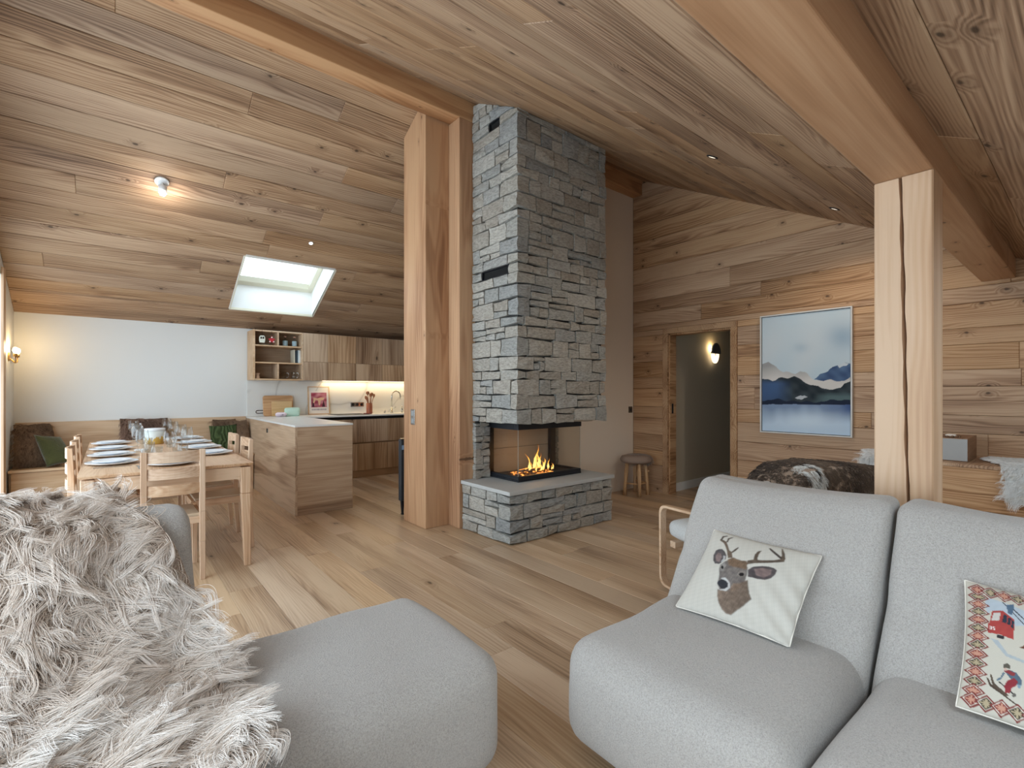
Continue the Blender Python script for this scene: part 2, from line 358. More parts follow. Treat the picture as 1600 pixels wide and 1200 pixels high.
# ceiling: slab of both slopes (with the skylight cut out) and boards
def slope_slab(mb, x0, x1, y0, y1, f, t=.34, lift=.022):
    mb.hexa([(x0, y0, f(y0) + lift), (x1, y0, f(y0) + lift), (x1, y1, f(y1) + lift), (x0, y1, f(y1) + lift), (x0, y0, f(y0) + t), (x1, y0, f(y0) + t), (x1, y1, f(y1) + t), (x0, y1, f(y1) + t)])
mb = MB()
for r in rect_minus((GX - .2, XW + .15, RY, YK + .3), (SKY_HOLE[0] - .06, SKY_HOLE[1] + .06, SKY_HOLE[2] - .08, SKY_HOLE[3] + .06)): slope_slab(mb, r[0], r[1], r[2], r[3], cl)
rr_ = [(GX - .2, XW + .15, YS - .2, RY)]
for a, b, c, d in ADDED_ROOF_WIN: rr_ = [q for r in rr_ for q in rect_minus(r, (a - .02, b + .02, c - .02, d + .02))]
for r in rr_: slope_slab(mb, r[0], r[1], r[2], r[3], cr)
ceiling = struct(mb.build('ceiling', GAP))
tl = Vector((0, -1, .525)).normalized(); tr = Vector((0, -1, -.5066)).normalized()
def ceil_rows(y0, y1, phase, f, ey, hole=None):
    y = phase
    while y < y1:
        a, b = max(y, y0), min(y + .19, y1)
        if b - a > .015:
            for p, q in splits(GX, XW, 2.8, 5.0):
                rs = [(p, q, a, b)]
                for hl in (hole or []): rs = [z_ for r_ in rs for z_ in rect_minus(r_, hl)]
                for (u0, u1, v0, v1) in rs:
                    ym = (v0 + v1) / 2; k = 1 / abs(ey.y); n = Vector((1, 0, 0)).cross(ey)
                    o = Vector(((u0 + u1) / 2, ym, f(ym))) - n * .022
                    plank(ceiling, 'ceiling_board', o, (1, 0, 0), ey, u1 - u0 - .001, (v1 - v0) * k - .003, .022, CEIL, .004)
        y += .19
ceil_rows(RY, YK, 4.2 - 2 * .19, cl, tl, [SKY_HOLE])
ceil_rows(YS, RY, .29 - 9 * .19, cr, tr, ADDED_ROOF_WIN)
# wood clad wall with the doorway
DY0, DY1, DZ = 2.576, 3.354, 1.948
mb = MB()
mb.prism([(YS - .1, 0), (2.51, 0), (2.51, cr(2.51) + .2), (YS - .1, cr(YS - .1) + .2)], XW + .02, XW + .14, 'X')
mb.prism([(2.51, 2.01), (3.42, 2.01), (3.42, cr(3.42) + .2), (2.51, cr(2.51) + .2)], XW + .02, XW + .14, 'X')
mb.prism([(3.42, 0), (YK + .1, 0), (YK + .1, cl(YK) + .2), (RY, cl(RY) + .2), (3.42, cr(3.42) + .2)], XW + .02, XW + .14, 'X')
wall_right = struct(mb.build('wall_right', GAP))
rows = [0, .14, .34, .514, .714, .919, 1.06, 1.289, 1.421, 1.621, 1.749, 1.945, 2.072, 2.249, 2.398, 2.612, 2.81, 3.009, 3.15, 3.35, 3.55, 3.69, 3.89, 4.05]
for z0, z1 in zip(rows[:-1], rows[1:]):
    y0 = max(YS, (z0 - 2.04) / .5066)
    for a, b in splits(y0, YP, 2.0, 4.0):
        for (p, q, c, d) in rect_minus((a, b, z0, z1), (2.505, 3.42, -1, 2.013)):
            if q - p > .03: plank(wall_right, 'wall_board', (XW + .022, (p + q) / 2, (c + d) / 2), (0, 1, 0), (0, 0, -1), q - p - .001, d - c - .002, .022, WALLW, .0035)
# white walls
wall_back = struct(MB().box(GX - .15, XW + .15, YK, YK + .15, -.02, cl(YK) + .25).build('wall_back', WHITE))
wall_inner = struct(MB().prism([(2.64, 0), (XW, 0), (XW, cl(YP + .05) + .02), (2.64, cl(YP + .05) + .02)], YP, YP + .10, 'Y').build('wall_inner', BOUNCE_WHITE))  # white partition, tinted for the warm bounce on it
wall_eaves = struct(MB().box(GX - .15, XW + .15, YS - .15, YS, -.02, cr(YS) + .25).build('wall_eaves', WHITE))
# gable wall with its window bays
mb = MB(); roof = lambda y: (cl(y) if y > RY else cr(y)) + .2
edges = [YS - .15] + [v for b in BAYS for v in b[:2]] + [YK + .15]
for i in range(0, len(edges), 2):
    a, b = edges[i], edges[i + 1]
    poly = [(a, -.02), (b, -.02), (b, roof(b))] + ([(RY, roof(RY))] if a < RY < b else []) + [(a, roof(a))]
    mb.prism(poly, GX - .15, GX, 'X')
for a, b, c, d in BAYS:
    mb.prism([(a, -.02), (b, -.02), (b, c), (a, c)], GX - .15, GX, 'X')
    mb.prism([(a, d), (b, d), (b, roof(b))] + ([(RY, roof(RY))] if a < RY < b else []) + [(a, roof(a))], GX - .15, GX, 'X')
wall_left = struct(mb.build('wall_left', WHITE))
for i, (a, b, c, d) in enumerate(BAYS):
    w = thing('window_%d' % (i + 2), None, None); w['kind'] = 'structure'
    f = MB(); t = .06
    f.box(GX - .10, GX - .03, a, a + t, c, d).box(GX - .10, GX - .03, b - t, b, c, d).box(GX - .10, GX - .03, a, b, c, c + t).box(GX - .10, GX - .03, a, b, d - t, d)
    f.build('window_frame', OAK['Z'], w); m = (a + b) / 2
    MB().box(GX - .09, GX - .04, m - .03, m + .03, c, d).build('mullion', OAK['Z'], w)
    for p, q in ((a + t, m - .03), (m + .03, b - t)): MB().box(GX - .07, GX - .062, p, q, c + t, d - t).build('pane', PANE, w)
# timber casing that closes the glazing beside the bench
tr1 = struct(MB().box(GX, GX + .02, 6.58, 6.70, 0, 2.42).build('trim_1', OAK['Z'], bev=.003))
# doorway casing and the hall beyond
door = thing('door_1', None, None); door['kind'] = 'structure'
MB().box(XW - .012, XW + .02, 3.354, 3.42, 0, DZ).build('jamb', WALLW, door, bev=.003)
MB().box(XW - .012, XW + .02, DY0 - .07, DY0, 0, DZ).build('jamb', WALLW, door, bev=.003)
MB().box(XW - .012, XW + .02, DY0 - .07, 3.42, DZ, DZ + .065).build('head_casing', WALLW, door, bev=.003)
MB().box(XW + .02, XW + .15, 3.335, 3.354, 0, DZ).build('lining', WALLW, door); MB().box(XW + .02, XW + .15, DY0, DY0 + .018, 0, DZ).build('lining', WALLW, door)
MB().box(XW + .02, XW + .15, DY0, 3.354, DZ - .018, DZ).build('lining', WALLW, door)
MB().box(XW + .055, XW + .085, 3.330, 3.336, .98, 1.10).build('lock_plate', BLACK, door)
struct(MB().box(XW + .14, 7.5, 3.39, 3.5, -.02, 2.4).box(7.4, 7.5, 1.3, 3.39, -.02, 2.4).box(XW + .14, 7.5, 1.2, 1.3, -.02, 2.4).box(XW + .14, 7.5, 1.2, 3.5, 2.4, 2.46).build('wall_hall', HALL_DIM))  # white hall walls, toned down for the dim light there
struct(MB().box(XW + .15, 7.4, 3.375, 3.39, 0, .105).build('baseboard_hall', TRIMW, bev=.003))
# skylight: lined shaft, sash frame and pane
wn = thing('window_1', None, None); wn['kind'] = 'structure'
x0, x1, y0, y1 = SKY_HOLE; H = .36; yb = y1 + .03; yt = y0 - .05
def side(P, name='reveal', mat=TRIMW): return mesh(name, P, [(0, 1, 2, 3), (7, 6, 5, 4), (0, 4, 5, 1), (1, 5, 6, 2), (2, 6, 7, 3), (3, 7, 4, 0)], mat, wn)
def reveal(a, b, c, d, n):
    n = Vector(n) * .02; P = [Vector(p) for p in (a, b, c, d)]; side(P + [p + n for p in P])
T = lambda x, y: (x, y, cl(y) + H)
reveal((x0, y1, cl(y1) - .003), (x1, y1, cl(y1) - .003), T(x1, yb), T(x0, yb), (0, 1, 0))
reveal((x0, y0, cl(y0) - .003), (x1, y0, cl(y0) - .003), T(x1, yt), T(x0, yt), (0, -1, 0))
reveal((x0, y0, cl(y0) - .003), (x0, y1, cl(y1) - .003), T(x0, yb), T(x0, yt), (-1, 0, 0))
reveal((x1, y0, cl(y0) - .003), (x1, y1, cl(y1) - .003), T(x1, yb), T(x1, yt), (1, 0, 0))
def bar(a, b, c, d, z=H, h=.05, mat=TRIMW, nm='sash_bar'):
    P = [(x, y, cl(y) + z + k) for k in (-.02, h) for (x, y) in ((a, c), (b, c), (b, d), (a, d))]; return MB().hexa(P).build(nm, mat, wn, bev=.003)
SASH = plain('sash_lacquer', S(222, 218, 196), .4)
bar(x0 - .05, x1 + .05, yb - .07, yb + .05, mat=SASH); bar(x0 - .05, x1 + .05, yt - .05, yt + .07, mat=SASH); bar(x0 - .05, x0 + .06, yt, yb, mat=SASH); bar(x1 - .06, x1 + .05, yt, yb, mat=SASH)
bar(x0 + .05, x1 - .05, yt + .06, yb - .06, H + .03, .04, PANE, 'pane')
# thin ceiling edge trim of the shaft
for (a, b, c, d) in ((x0 - .012, x1 + .012, y1, y1 + .012), (x0 - .012, x1 + .012, y0 - .012, y0), (x0 - .012, x0, y0, y1), (x1, x1 + .012, y0, y1)):
    P = [(x, y, cl(y) + k) for k in (-.006, .02) for (x, y) in ((a, c), (b, c), (b, d), (a, d))]; MB().hexa(P).build('edge_trim', SASH, wn)

# frames and panes of the added, unseen roof windows that fill the lounge
for i, (a, b, c, d) in enumerate(ADDED_ROOF_WIN):
    w = thing('window_%d' % (i + 6), None, None); w['kind'] = 'structure'
    def slab4(x0_, x1_, y0_, y1_, k0, k1, nm, mat): MB().hexa([(x, y, cr(y) + k) for k in (k0, k1) for (x, y) in ((x0_, y0_), (x1_, y0_), (x1_, y1_), (x0_, y1_))]).build(nm, mat, w)
    for q in ((a - .018, a, c, d), (b, b + .018, c, d), (a - .018, b + .018, c - .018, c), (a - .018, b + .018, d, d + .018)): slab4(*q, -.004, .36, 'reveal', TRIMW)
    for q in ((a, a + .05, c, d), (b - .05, b, c, d), (a, b, c, c + .05), (a, b, d - .05, d)): slab4(*q, .34, .39, 'sash_bar', SASH)
    slab4(a + .04, b - .04, c + .04, d - .04, .36, .37, 'pane', PANE)
# ---------------------------------------------------------------- timbers
def timber(name, p0, p1, ey, w, h, mat, label, cat='beam', bev=.006, group=None):
    p0, p1 = Vector(p0), Vector(p1); L = (p1 - p0).length
    o = MB().box(0, L, -w / 2, w / 2, -h / 2, h / 2).build(name, mat, None, bev=bev); o.matrix_world = basis(p0, p1 - p0, ey)
    return tag(o, label, cat, group)
rY1, rY2, rz = 3.7207, 3.862, 3.7458
timber('ridge_beam', (GX, (rY1 + 3.892) / 2, rz + .12), (XW, (rY1 + 3.892) / 2, rz + .12), (0, 1, 0), 3.892 - rY1, .24, BEAMW, 'long orange-brown ridge beam running above the stone chimney')
timber('purlin_beam', (GX, .5011, 2.0992 + .10), (XW, .5011, 2.0992 + .10), (0, 1, 0), .1868, .20, PURLW, 'wide pale ceiling beam resting on the cracked post')
# clad post beside the chimney: cut to the slope at its head
def zpost(name, x0, x1, y0, y1, top, mat, label):
    V = [(0, x0, y0), (0, x1, y0), (0, x1, y1), (0, x0, y1)]
    P = [(0, y0, x0), (0, y0, x1), (0, y1, x1), (0, y1, x0), (top(y0), y0, x0), (top(y0), y0, x1), (top(y1), y1, x1), (top(y1), y1, x0)]
    o = MB().hexa(P).build(name, mat, None, bev=.005); o.matrix_world = Matrix(((0, 0, 1, 0), (0, 1, 0, 0), (1, 0, 0, 0), (0, 0, 0, 1)))
    return tag(o, label, 'post')
zpost('timber_post', 2.2114, 2.49, 3.9038, 4.323, lambda y: cl(y) - .003, BEAMW, 'thick orange-brown timber post carrying the steel light switch')
zpost('timber_post', 2.4568, 2.64, rY1, 3.90, lambda y: rz - .001, BEAMW, 'narrow timber post against the stone chimney under the ridge beam')
# pale post with a long drying crack: lofted section with a notch
path = [(0, .42), (.35, .44), (.45, .50), (.55, .58), (.8, .60), (1.05, .555), (1.25, .545), (1.5, .53), (1.75, .50), (1.95, .475), (2.0992, .46)]
wid = [(0, .006), (.5, .006), (.9, .010), (1.3, .012), (1.7, .013), (2.0992, .009)]
zs = np.linspace(0, 2.0972, 44); V = []; F = []
for z in zs:
    fr = np.interp(z, *zip(*path)) + .005 * math.sin(z * 7.3) + .003 * math.sin(z * 23); w = np.interp(z, *zip(*wid)) * (1 + .25 * math.sin(z * 31))
    yc = .5945 - .1868 * fr; c = .005
    ring = [(2.4193, .5945 - c), (2.4193, yc + w / 2), (2.4193 + .055, yc), (2.4193, yc - w / 2), (2.4193, .4077 + c), (2.4193 + c, .4077), (2.5938 - c, .4077), (2.5938, .4077 + c), (2.5938, .5945 - c), (2.5938 - c, .5945), (2.4193 + c, .5945)]
    V += [(z, y, x) for x, y in ring]
n = 11
for i in range(len(zs) - 1): F += [(i * n + k, i * n + (k + 1) % n, (i + 1) * n + (k + 1) % n, (i + 1) * n + k) for k in range(n)]
F += [tuple(range(n)), tuple((len(zs) - 1) * n + k for k in range(n))[::-1]]
m = MB(); m.add(V, F); o = m.build('timber_post', POSTW); o.matrix_world = Matrix(((0, 0, 1, 0), (0, 1, 0, 0), (1, 0, 0, 0), (0, 0, 0, 1)))
tag(o, 'pale square timber post with long vertical drying cracks behind the sofa', 'post')
# ---------------------------------------------------------------- stone fireplace
CX1, CX2, CY1, CYB, CZ = 2.600, 3.722, 3.074, 3.715, .969
HX1, HX2, HY1, HZ = 2.490, 3.765, 3.036, .441
def roughen(bm_verts, fixed, amp, seed):
    P = np.array(bm_verts); return P + np.stack([vnoise(P * 31 + k * 7, seed + k) for k in range(3)], 1) * amp * (1 - fixed)[:, None]
def block(parent, lo, hi, front, seed, name='stone', amp=.006, j=.0055, zcut=None, proud=0.0):
    """hand-split stone: box whose visible faces (front: subset of '-x','-y','+x') are gridded and uneven"""
    r = np.random.default_rng(seed); lo = np.array(lo, float); hi = np.array(hi, float)
    cut = lambda L: max(1, min(3, int(round(L / .09))))
    nx, ny, nz = (cut(hi[0] - lo[0]), cut(hi[1] - lo[1]), cut(hi[2] - lo[2]) + 1)
    g = [np.linspace(lo[i], hi[i], n + 1) for i, n in enumerate((nx, ny, nz))]; idx = {}; V = []; F = []
    sk = r.uniform(-.010, .010, 4)
    def vid(i, j_, k):
        if (i, j_, k) not in idx:
            idx[(i, j_, k)] = len(V); V.append((g[0][i], g[1][j_], g[2][k]))
        return idx[(i, j_, k)]
    for k in range(nz):
        for i in range(nx):
            F.append((vid(i, 0, k), vid(i + 1, 0, k), vid(i + 1, 0, k + 1), vid(i, 0, k + 1))); F.append((vid(i, ny, k), vid(i, ny, k + 1), vid(i + 1, ny, k + 1), vid(i + 1, ny, k)))
        for q in range(ny):
            F.append((vid(0, q, k), vid(0, q, k + 1), vid(0, q + 1, k + 1), vid(0, q + 1, k))); F.append((vid(nx, q, k), vid(nx, q + 1, k), vid(nx, q + 1, k + 1), vid(nx, q, k + 1)))
    for i in range(nx):
        for q in range(ny):
            F.append((vid(i, q, 0), vid(i, q + 1, 0), vid(i + 1, q + 1, 0), vid(i + 1, q, 0))); F.append((vid(i, q, nz), vid(i + 1, q, nz), vid(i + 1, q + 1, nz), vid(i, q + 1, nz)))
    P = np.array(V); c = (lo + hi) / 2; h = np.maximum((hi - lo) / 2, 1e-6); t = (P - c) / h
    # shrink for the joint (not on the outer faces), skew the outline, push faces out unevenly
    out = {'-x': (0, -1), '-y': (1, -1), '+x': (0, 1)}; outer = np.zeros((len(P), 3))
    for fkey in front: ax, sg = out[fkey]; outer[:, ax] += (np.sign(t[:, ax]) == sg) & (np.abs(t[:, ax]) > .999)
    edge = (np.abs(t) > .999)
    for ax in range(3):
        m = edge[:, ax] & (outer[:, ax] == 0); P[m, ax] -= np.sign(t[m, ax]) * j
    P[:, 2] += sk[0] * t[:, 0] * np.sign(t[:, 2]) * .8 * (hi[0] - lo[0] > .06) + sk[1] * t[:, 1] * np.sign(t[:, 2]) * .8
    off = r.uniform(0, .010) + proud
    for fkey in front:
        ax, sg = out[fkey]; m = outer[:, ax] > 0; oth = [a for a in range(3) if a != ax]
        crown = np.clip((1 - np.abs(t[m][:, oth[0]]) ** 4) * (1 - np.abs(t[m][:, oth[1]]) ** 4), 0, 1)
        P[m, ax] += sg * (off - .003 + .005 * crown + r.normal(0, .0032, m.sum()))
    P += np.stack([vnoise(P * 37 + k * 5, seed % 97 + k) for k in range(3)], 1) * amp * .6
    P[:, 2] = np.maximum(P[:, 2], .001)
    if zcut is not None: P[:, 2] = np.minimum(P[:, 2], zcut(P[:, 1]))
    return mesh(name, P, F, STONE, parent)
def widths(L, lo, hi, r):
    out = []; x = 0
    while L - x > 1e-6:
        w = r.uniform(lo, hi)
        if L - x - w < lo * .8: w = L - x
        out.append((x, x + w)); x += w
    return out
def courses(z0, z1, fixed, r, lo=.072, hi=.15):
    zs = [z0]; marks = sorted(fixed) + [z1]
    for m in marks:
        while m - zs[-1] > hi * 1.25:
            zs.append(zs[-1] + r.uniform(lo, hi))
        if m - zs[-1] > lo * .6: zs.append(m)
        else: zs[-1] = m
    return list(zip(zs[:-1], zs[1:]))
def run(a, b, z0, z1, r, lo, hi):
    """cut one course into stones, some of them split into two thin ones or set upright"""
    out = []
    for p, q in widths(b - a, lo, hi, r):
        p += a; q += a; h = z1 - z0
        if h > .10 and r.random() < .38:
            zm = z0 + h * r.uniform(.38, .62); out += [(p, q, z0, zm), (p, q, zm, z1)] if r.random() < .6 else [(p, (p + q) / 2, z0, zm), ((p + q) / 2, q, z0, zm), (p, q, zm, z1)]
        else: out.append((p, q, z0, z1))
    return out
r = np.random.default_rng(21)
chim = thing('stone_chimney', 'tall square chimney breast of grey split stone reaching the ceiling', 'chimney', (0, 0, 0))
zc = lambda y: cr(y) - .002
top = lambda y: zc(y)
P = [(CX1 + .03, CY1 + .03, CZ + .004), (CX2 - .03, CY1 + .03, CZ + .004), (CX2 - .03, CYB, CZ + .004), (CX1 + .03, CYB, CZ + .004)]
MB().hexa(P + [(x, y, top(y) - .01) for x, y, _ in P]).build('core', MORTAR, chim)
vents = [(3.197, 3.574, 2.245, 2.325), (3.311, 3.468, 3.548, 3.624)]
sd = 100
for z0, z1 in courses(CZ, 3.90, [2.245, 2.325, 3.548, 3.624], r):
    zf = cr(CY1)
    if z0 < zf - .02:
        w1 = r.uniform(.07, .26); w2 = r.uniform(.08, .26)
        vt = [v for v in vents if v[2] <= z0 + .01 and v[3] >= z1 - .01]
        if vt: w2 = vt[0][0] - CY1
        block(chim, (CX1, CY1, z0), (CX1 + w1, CY1 + w2, min(z1, zf + .1)), ('-x', '-y'), sd, zcut=zc); sd += 1
        we = r.uniform(.08, .22)
        for p, q, a, b in run(CX1 + w1, CX2 - we, z0, z1, r, .12, .34): block(chim, (p, CY1, a), (q, CY1 + .055, b), ('-y',), sd, zcut=zc); sd += 1
        block(chim, (CX2 - we, CY1, z0), (CX2, CY1 + .3, z1), ('-y', '+x'), sd, zcut=zc); sd += 1
    else: w2 = 0; vt = []
    ys = max(CY1 + w2, (z0 - 2.04) / .5066)
    if vt: ys = vt[0][1]
    if CYB - ys > .03:
        for p, q, a, b in run(ys, CYB, z0, z1, r, .13, .34):
            if cr(q) > a + .01: block(chim, (CX1, p, a), (CX1 + .055, q, b), ('-x',), sd, zcut=zc); sd += 1
for a, b, c, d in vents:
    v = MB().box(CX1 + .026, CX1 + .032, a, b, c, d).build('air_vent', DARK, chim)
    MB().box(CX1 + .004, CX1 + .03, a, b, d - .006, d).box(CX1 + .004, CX1 + .03, a, b, c, c + .006).box(CX1 + .004, CX1 + .03, a, a + .006, c, d).box(CX1 + .004, CX1 + .03, b - .006, b, c, d).build('vent_frame', BLACK, v)
# hearth bench
hearth = thing('stone_hearth', 'low raised hearth of rough grey stones under a smooth slab', 'hearth', (0, 0, 0))
MB().box(HX1 + .03, HX2 - .02, HY1 + .03, CYB, 0.002, HZ - .03).build('core', MORTAR, hearth)
for z0, z1 in courses(0.003, HZ - .032, [], r, .075, .13):
    w1 = r.uniform(.10, .22); w2 = r.uniform(.10, .24); we = r.uniform(.08, .16)
    block(hearth, (HX1, HY1, z0), (HX1 + w1, HY1 + w2, z1), ('-x', '-y'), sd); sd += 1
    for p, q, a, b in run(HX1 + w1, HX2 - we, z0, z1, r, .11, .30): block(hearth, (p, HY1, a), (q, HY1 + .055, b), ('-y',), sd, amp=.008); sd += 1
    block(hearth, (HX2 - we, HY1, z0), (HX2, HY1 + .3, z1), ('-y', '+x'), sd); sd += 1
    for p, q, a, b in run(HY1 + w2, CYB, z0, z1, r, .12, .30): block(hearth, (HX1, p, a), (HX1 + .055, q, b), ('-x',), sd); sd += 1
MB().box(HX1 - .022, HX2 + .02, HY1 - .024, CYB, HZ - .032, HZ).build('hearth_slab', SLAB, hearth, bev=.004)
# stone piers that carry the chimney behind the glass
def pier(name, x0, x1, y0, y1, label):
    t = thing(name, label, 'pier'); MB().box(x0 + .02, x1 - .01, y0 + .02, y1, HZ + .002, CZ - .002).build('core', MORTAR, t)
    global sd
    for z0, z1 in courses(HZ + .001, CZ - .012, [], r, .05, .085):
        m = x0 + (x1 - x0) * r.uniform(.35, .65)
        for p, q in ((x0, m), (m, x1)): block(t, (p, y0, z0), (q, y0 + .05, z1), ('-y',) if p > x0 else ('-y', '-x'), sd, amp=.004, j=.003, proud=-.008); sd += 1
pier('stone_pier', 2.602, 2.772, 3.672, CYB, 'narrow stone pier between hearth slab and chimney, beside the timber post')
pier('stone_pier', 3.715, 3.80, 3.79, YP - .005, 'small stone pier behind the fire glass towards the fur stool')
# glass fire insert
FX0, FX1, FY0, FY1 = 2.789, 3.606, 3.285, 3.80
ins = thing('fireplace_insert', 'black steel three-sided glass fireplace with a burning fire', 'fireplace', (0, 0, 0))
MB().box(FX0, FX1, FY0, 3.70, HZ + .001, HZ + .018).box(FX0 + .002, FX1 - .002, FY0 + .002, FY0 + .03, HZ + .018, HZ + .05).box(FX0 + .002, FX0 + .03, FY0 + .03, 3.70, HZ + .018, HZ + .05).box(FX1 - .03, FX1 - .002, FY0 + .03, 3.70, HZ + .018, HZ + .05).box(FX0 + .03, FX1 - .03, FY0 + .03, 3.70, HZ + .018, HZ + .030).build('base_tray', BLACK, ins, bev=.003)
MB().box(FX0 - .002, FX1 + .002, FY0 - .002, FY0 + .05, .905, CZ - .008).box(FX0 - .002, FX0 + .05, FY0 + .05, 3.70, .905, CZ - .008).box(FX1 - .05, FX1 + .002, FY0 + .05, 3.70, .905, CZ - .008).box(FX0 + .05, FX1 - .05, FY0 + .05, 3.70, .93, CZ - .008).build('top_hood', BLACK, ins, bev=.003)
MB().box(2.776, 2.84, 3.704, 3.79, HZ + .001, CZ - .008).build('frame_post', BLACK, ins, bev=.003)
MB().box(3.625, 3.70, 3.74, 3.80, HZ + .001, CZ - .008).build('frame_post', BLACK, ins, bev=.003)
FIREBRICK = plain('refractory_panel', S(176, 162, 144), .85, var=.05)
for a, b in ((HZ + .002, .688), (.692, .93)): MB().box(2.84, 3.625, 3.775, 3.80, a, b).build('back_panel', FIREBRICK, ins)
MB().box(FX0 + .012, FX1 - .012, FY0 + .008, FY0 + .012, HZ + .05, .905).build('glass_pane', FIREGLASS, ins)
MB().box(FX0 + .006, FX0 + .010, FY0 + .014, 3.70, HZ + .05, .905).build('glass_pane', FIREGLASS, ins)
MB().box(FX1 - .010, FX1 - .006, FY0 + .014, 3.70, HZ + .05, .905).build('glass_pane', FIREGLASS, ins)
EDGE = plain('glass_edge', S(150, 146, 136), .3)
for a, b in ((FX0 + .006, FY0 + .008), (FX1 - .010, FY0 + .008)): MB().box(a, a + .004, b, b + .004, HZ + .05, .905).build('glass_edge', EDGE, ins)
# ember bed and flames
def ember():
    t = NT('ember_gravel'); n = t.noise(t.obj(), 30, 3); r_ = t.rnd()
    c = t.ramp(n, [(.4, S(70, 52, 44)), (.7, S(150, 120, 100))]); t.b.inputs['Emission Color'].default_value = (1, .32, .06, 1)
    t.l(t.math('MULTIPLY', t.ramp(t.math('ADD', t.math('MULTIPLY', r_, .6), t.math('MULTIPLY', n, .5)), [(.55, (0, 0, 0, 1)), (.8, (1, 1, 1, 1))]), 2.6), t.b.inputs['Emission Strength']); return t.out(.9, .2, None, c)
EMB = ember(); rr = np.random.default_rng(5)
bed = bpy.data.objects.new('ember_bed', None); link(bed, ins); bed.location = (3.10, 3.44, HZ + .03); bed['label'] = 'glowing bed of pebbles and charred wood'
peb = []
for k in range(4):
    bm = bmesh.new(); bmesh.ops.create_icosphere(bm, subdivisions=1, radius=1)
    for v in bm.verts: v.co *= 1 + .25 * rr.normal()
    me = bpy.data.meshes.new('pebble'); bm.to_mesh(me); bm.free(); me.materials.append(EMB); peb.append(me)
for k in range(150):
    o = link(bpy.data.objects.new('pebble', peb[k % 4]), bed); x, y = rr.uniform(-.22, .2), rr.uniform(-.12, .12); s = rr.uniform(.008, .016)
    o.location = (x, y, .006 + .012 * max(0, 1 - (x / .22) ** 2 - (y / .12) ** 2) + s * .5); o.scale = (s * 1.4, s, s * .7); o.rotation_euler = (0, 0, rr.uniform(0, 3))
for k in range(5):
    a = rr.uniform(-.7, .7); x, y = rr.uniform(-.1, .1), rr.uniform(-.04, .05); d = Vector((math.cos(a), math.sin(a), .1)) * rr.uniform(.06, .11); c = Vector((x, y, .035))
    MB().tube([c - d, c - d * .3 + Vector((0, 0, .005)), c + d * .4, c + d], [.010, .013, .012, .009], 8).build('charred_log', EMB, bed, True)
def flame_mat():
    t = NT('flame'); v = t.n('ShaderNodeTexCoord').outputs['Generated']; sp = t.n('ShaderNodeSeparateXYZ'); t.l(v, sp.inputs[0]); n = t.noise(v, 4, 2)
    h = t.math('ADD', sp.outputs[2], t.math('MULTIPLY', t.math('SUBTRACT', n, .5), .5))
    c = t.ramp(h, [(0, (1, .45, .08, 1)), (.3, (1, .72, .24, 1)), (.65, (1, .48, .08, 1)), (1, (.9, .22, .02, 1))])
    e = t.n('ShaderNodeEmission', i_Strength=1.9); t.l(c, e.inputs[0]); tr_ = t.n('ShaderNodeBsdfTransparent'); mx = t.n('ShaderNodeMixShader')
    t.l(t.ramp(h, [(0, (.35, .35, .35, 1)), (.25, (.85, .85, .85, 1)), (.7, (.7, .7, .7, 1)), (1, (.25, .25, .25, 1))]), mx.inputs[0]); t.l(tr_.outputs[0], mx.inputs[1]); t.l(e.outputs[0], mx.inputs[2])
    t.l(mx.outputs[0], t.t.nodes['Material Output'].inputs[0]); return t.m
FLAME = flame_mat()
fire = thing('fire', 'bright yellow flames burning behind the fireplace glass', 'fire', (3.10, 3.44, HZ + .052))
def tongue(x, y, h, w, seed):
    q = np.random.default_rng(seed); n = 12; seg = 9; V = []; F = []; a, b, c = q.uniform(0, 6, 3)
    for i in range(n):
        t = i / (n - 1); rad = w * (.35 + 1.5 * t) * (1 - t) ** 1.15 if t < .5 else w * 1.1 * (1 - t) ** 1.3 * 1.15
        rad = max(rad, .0012); cx = x + math.sin(t * 5 + a) * .030 * t * h / .15 + q.normal() * .002; cy = y + math.sin(t * 3 + b) * .014 * t
        for k in range(seg):
            g = 2 * math.pi * k / seg; V.append((cx + math.cos(g) * rad * (1 + .4 * math.sin(2 * g + 9 * t + c)) * (1 + .25 * math.sin(t * 13 + b)), cy + math.sin(g) * rad * .6, t * h))
    for i in range(n - 1): F += [(i * seg + k, i * seg + (k + 1) % seg, (i + 1) * seg + (k + 1) % seg, (i + 1) * seg + k) for k in range(seg)]
    mesh('flame', V, F, FLAME, fire, True)
for i, (x, y, h, w) in enumerate([(-.10, -.02, .10, .020), (-.085, .02, .17, .018), (-.03, 0, .17, .024), (0, .01, .25, .026), (.02, -.02, .20, .026), (.045, .02, .16, .022), (.06, -.03, .10, .02), (.10, 0, .12, .018), (.13, -.02, .085, .016), (.17, .01, .10, .015), (.19, -.03, .06, .014), (-.14, 0, .05, .015), (-.05, -.05, .07, .02), (.0, -.06, .09, .02), (.15, -.05, .045, .013)]): tongue(x + .05, y, h, w, 40 + i)
fl = bpy.data.lights.new('fire_light', 'POINT'); fl.energy = 1.0; fl.color = (1, .5, .18); fl.shadow_soft_size = .08; flo = bpy.data.objects.new('fire_light', fl); flo.location = (3.12, 3.44, HZ + .16); COL.objects.link(flo)
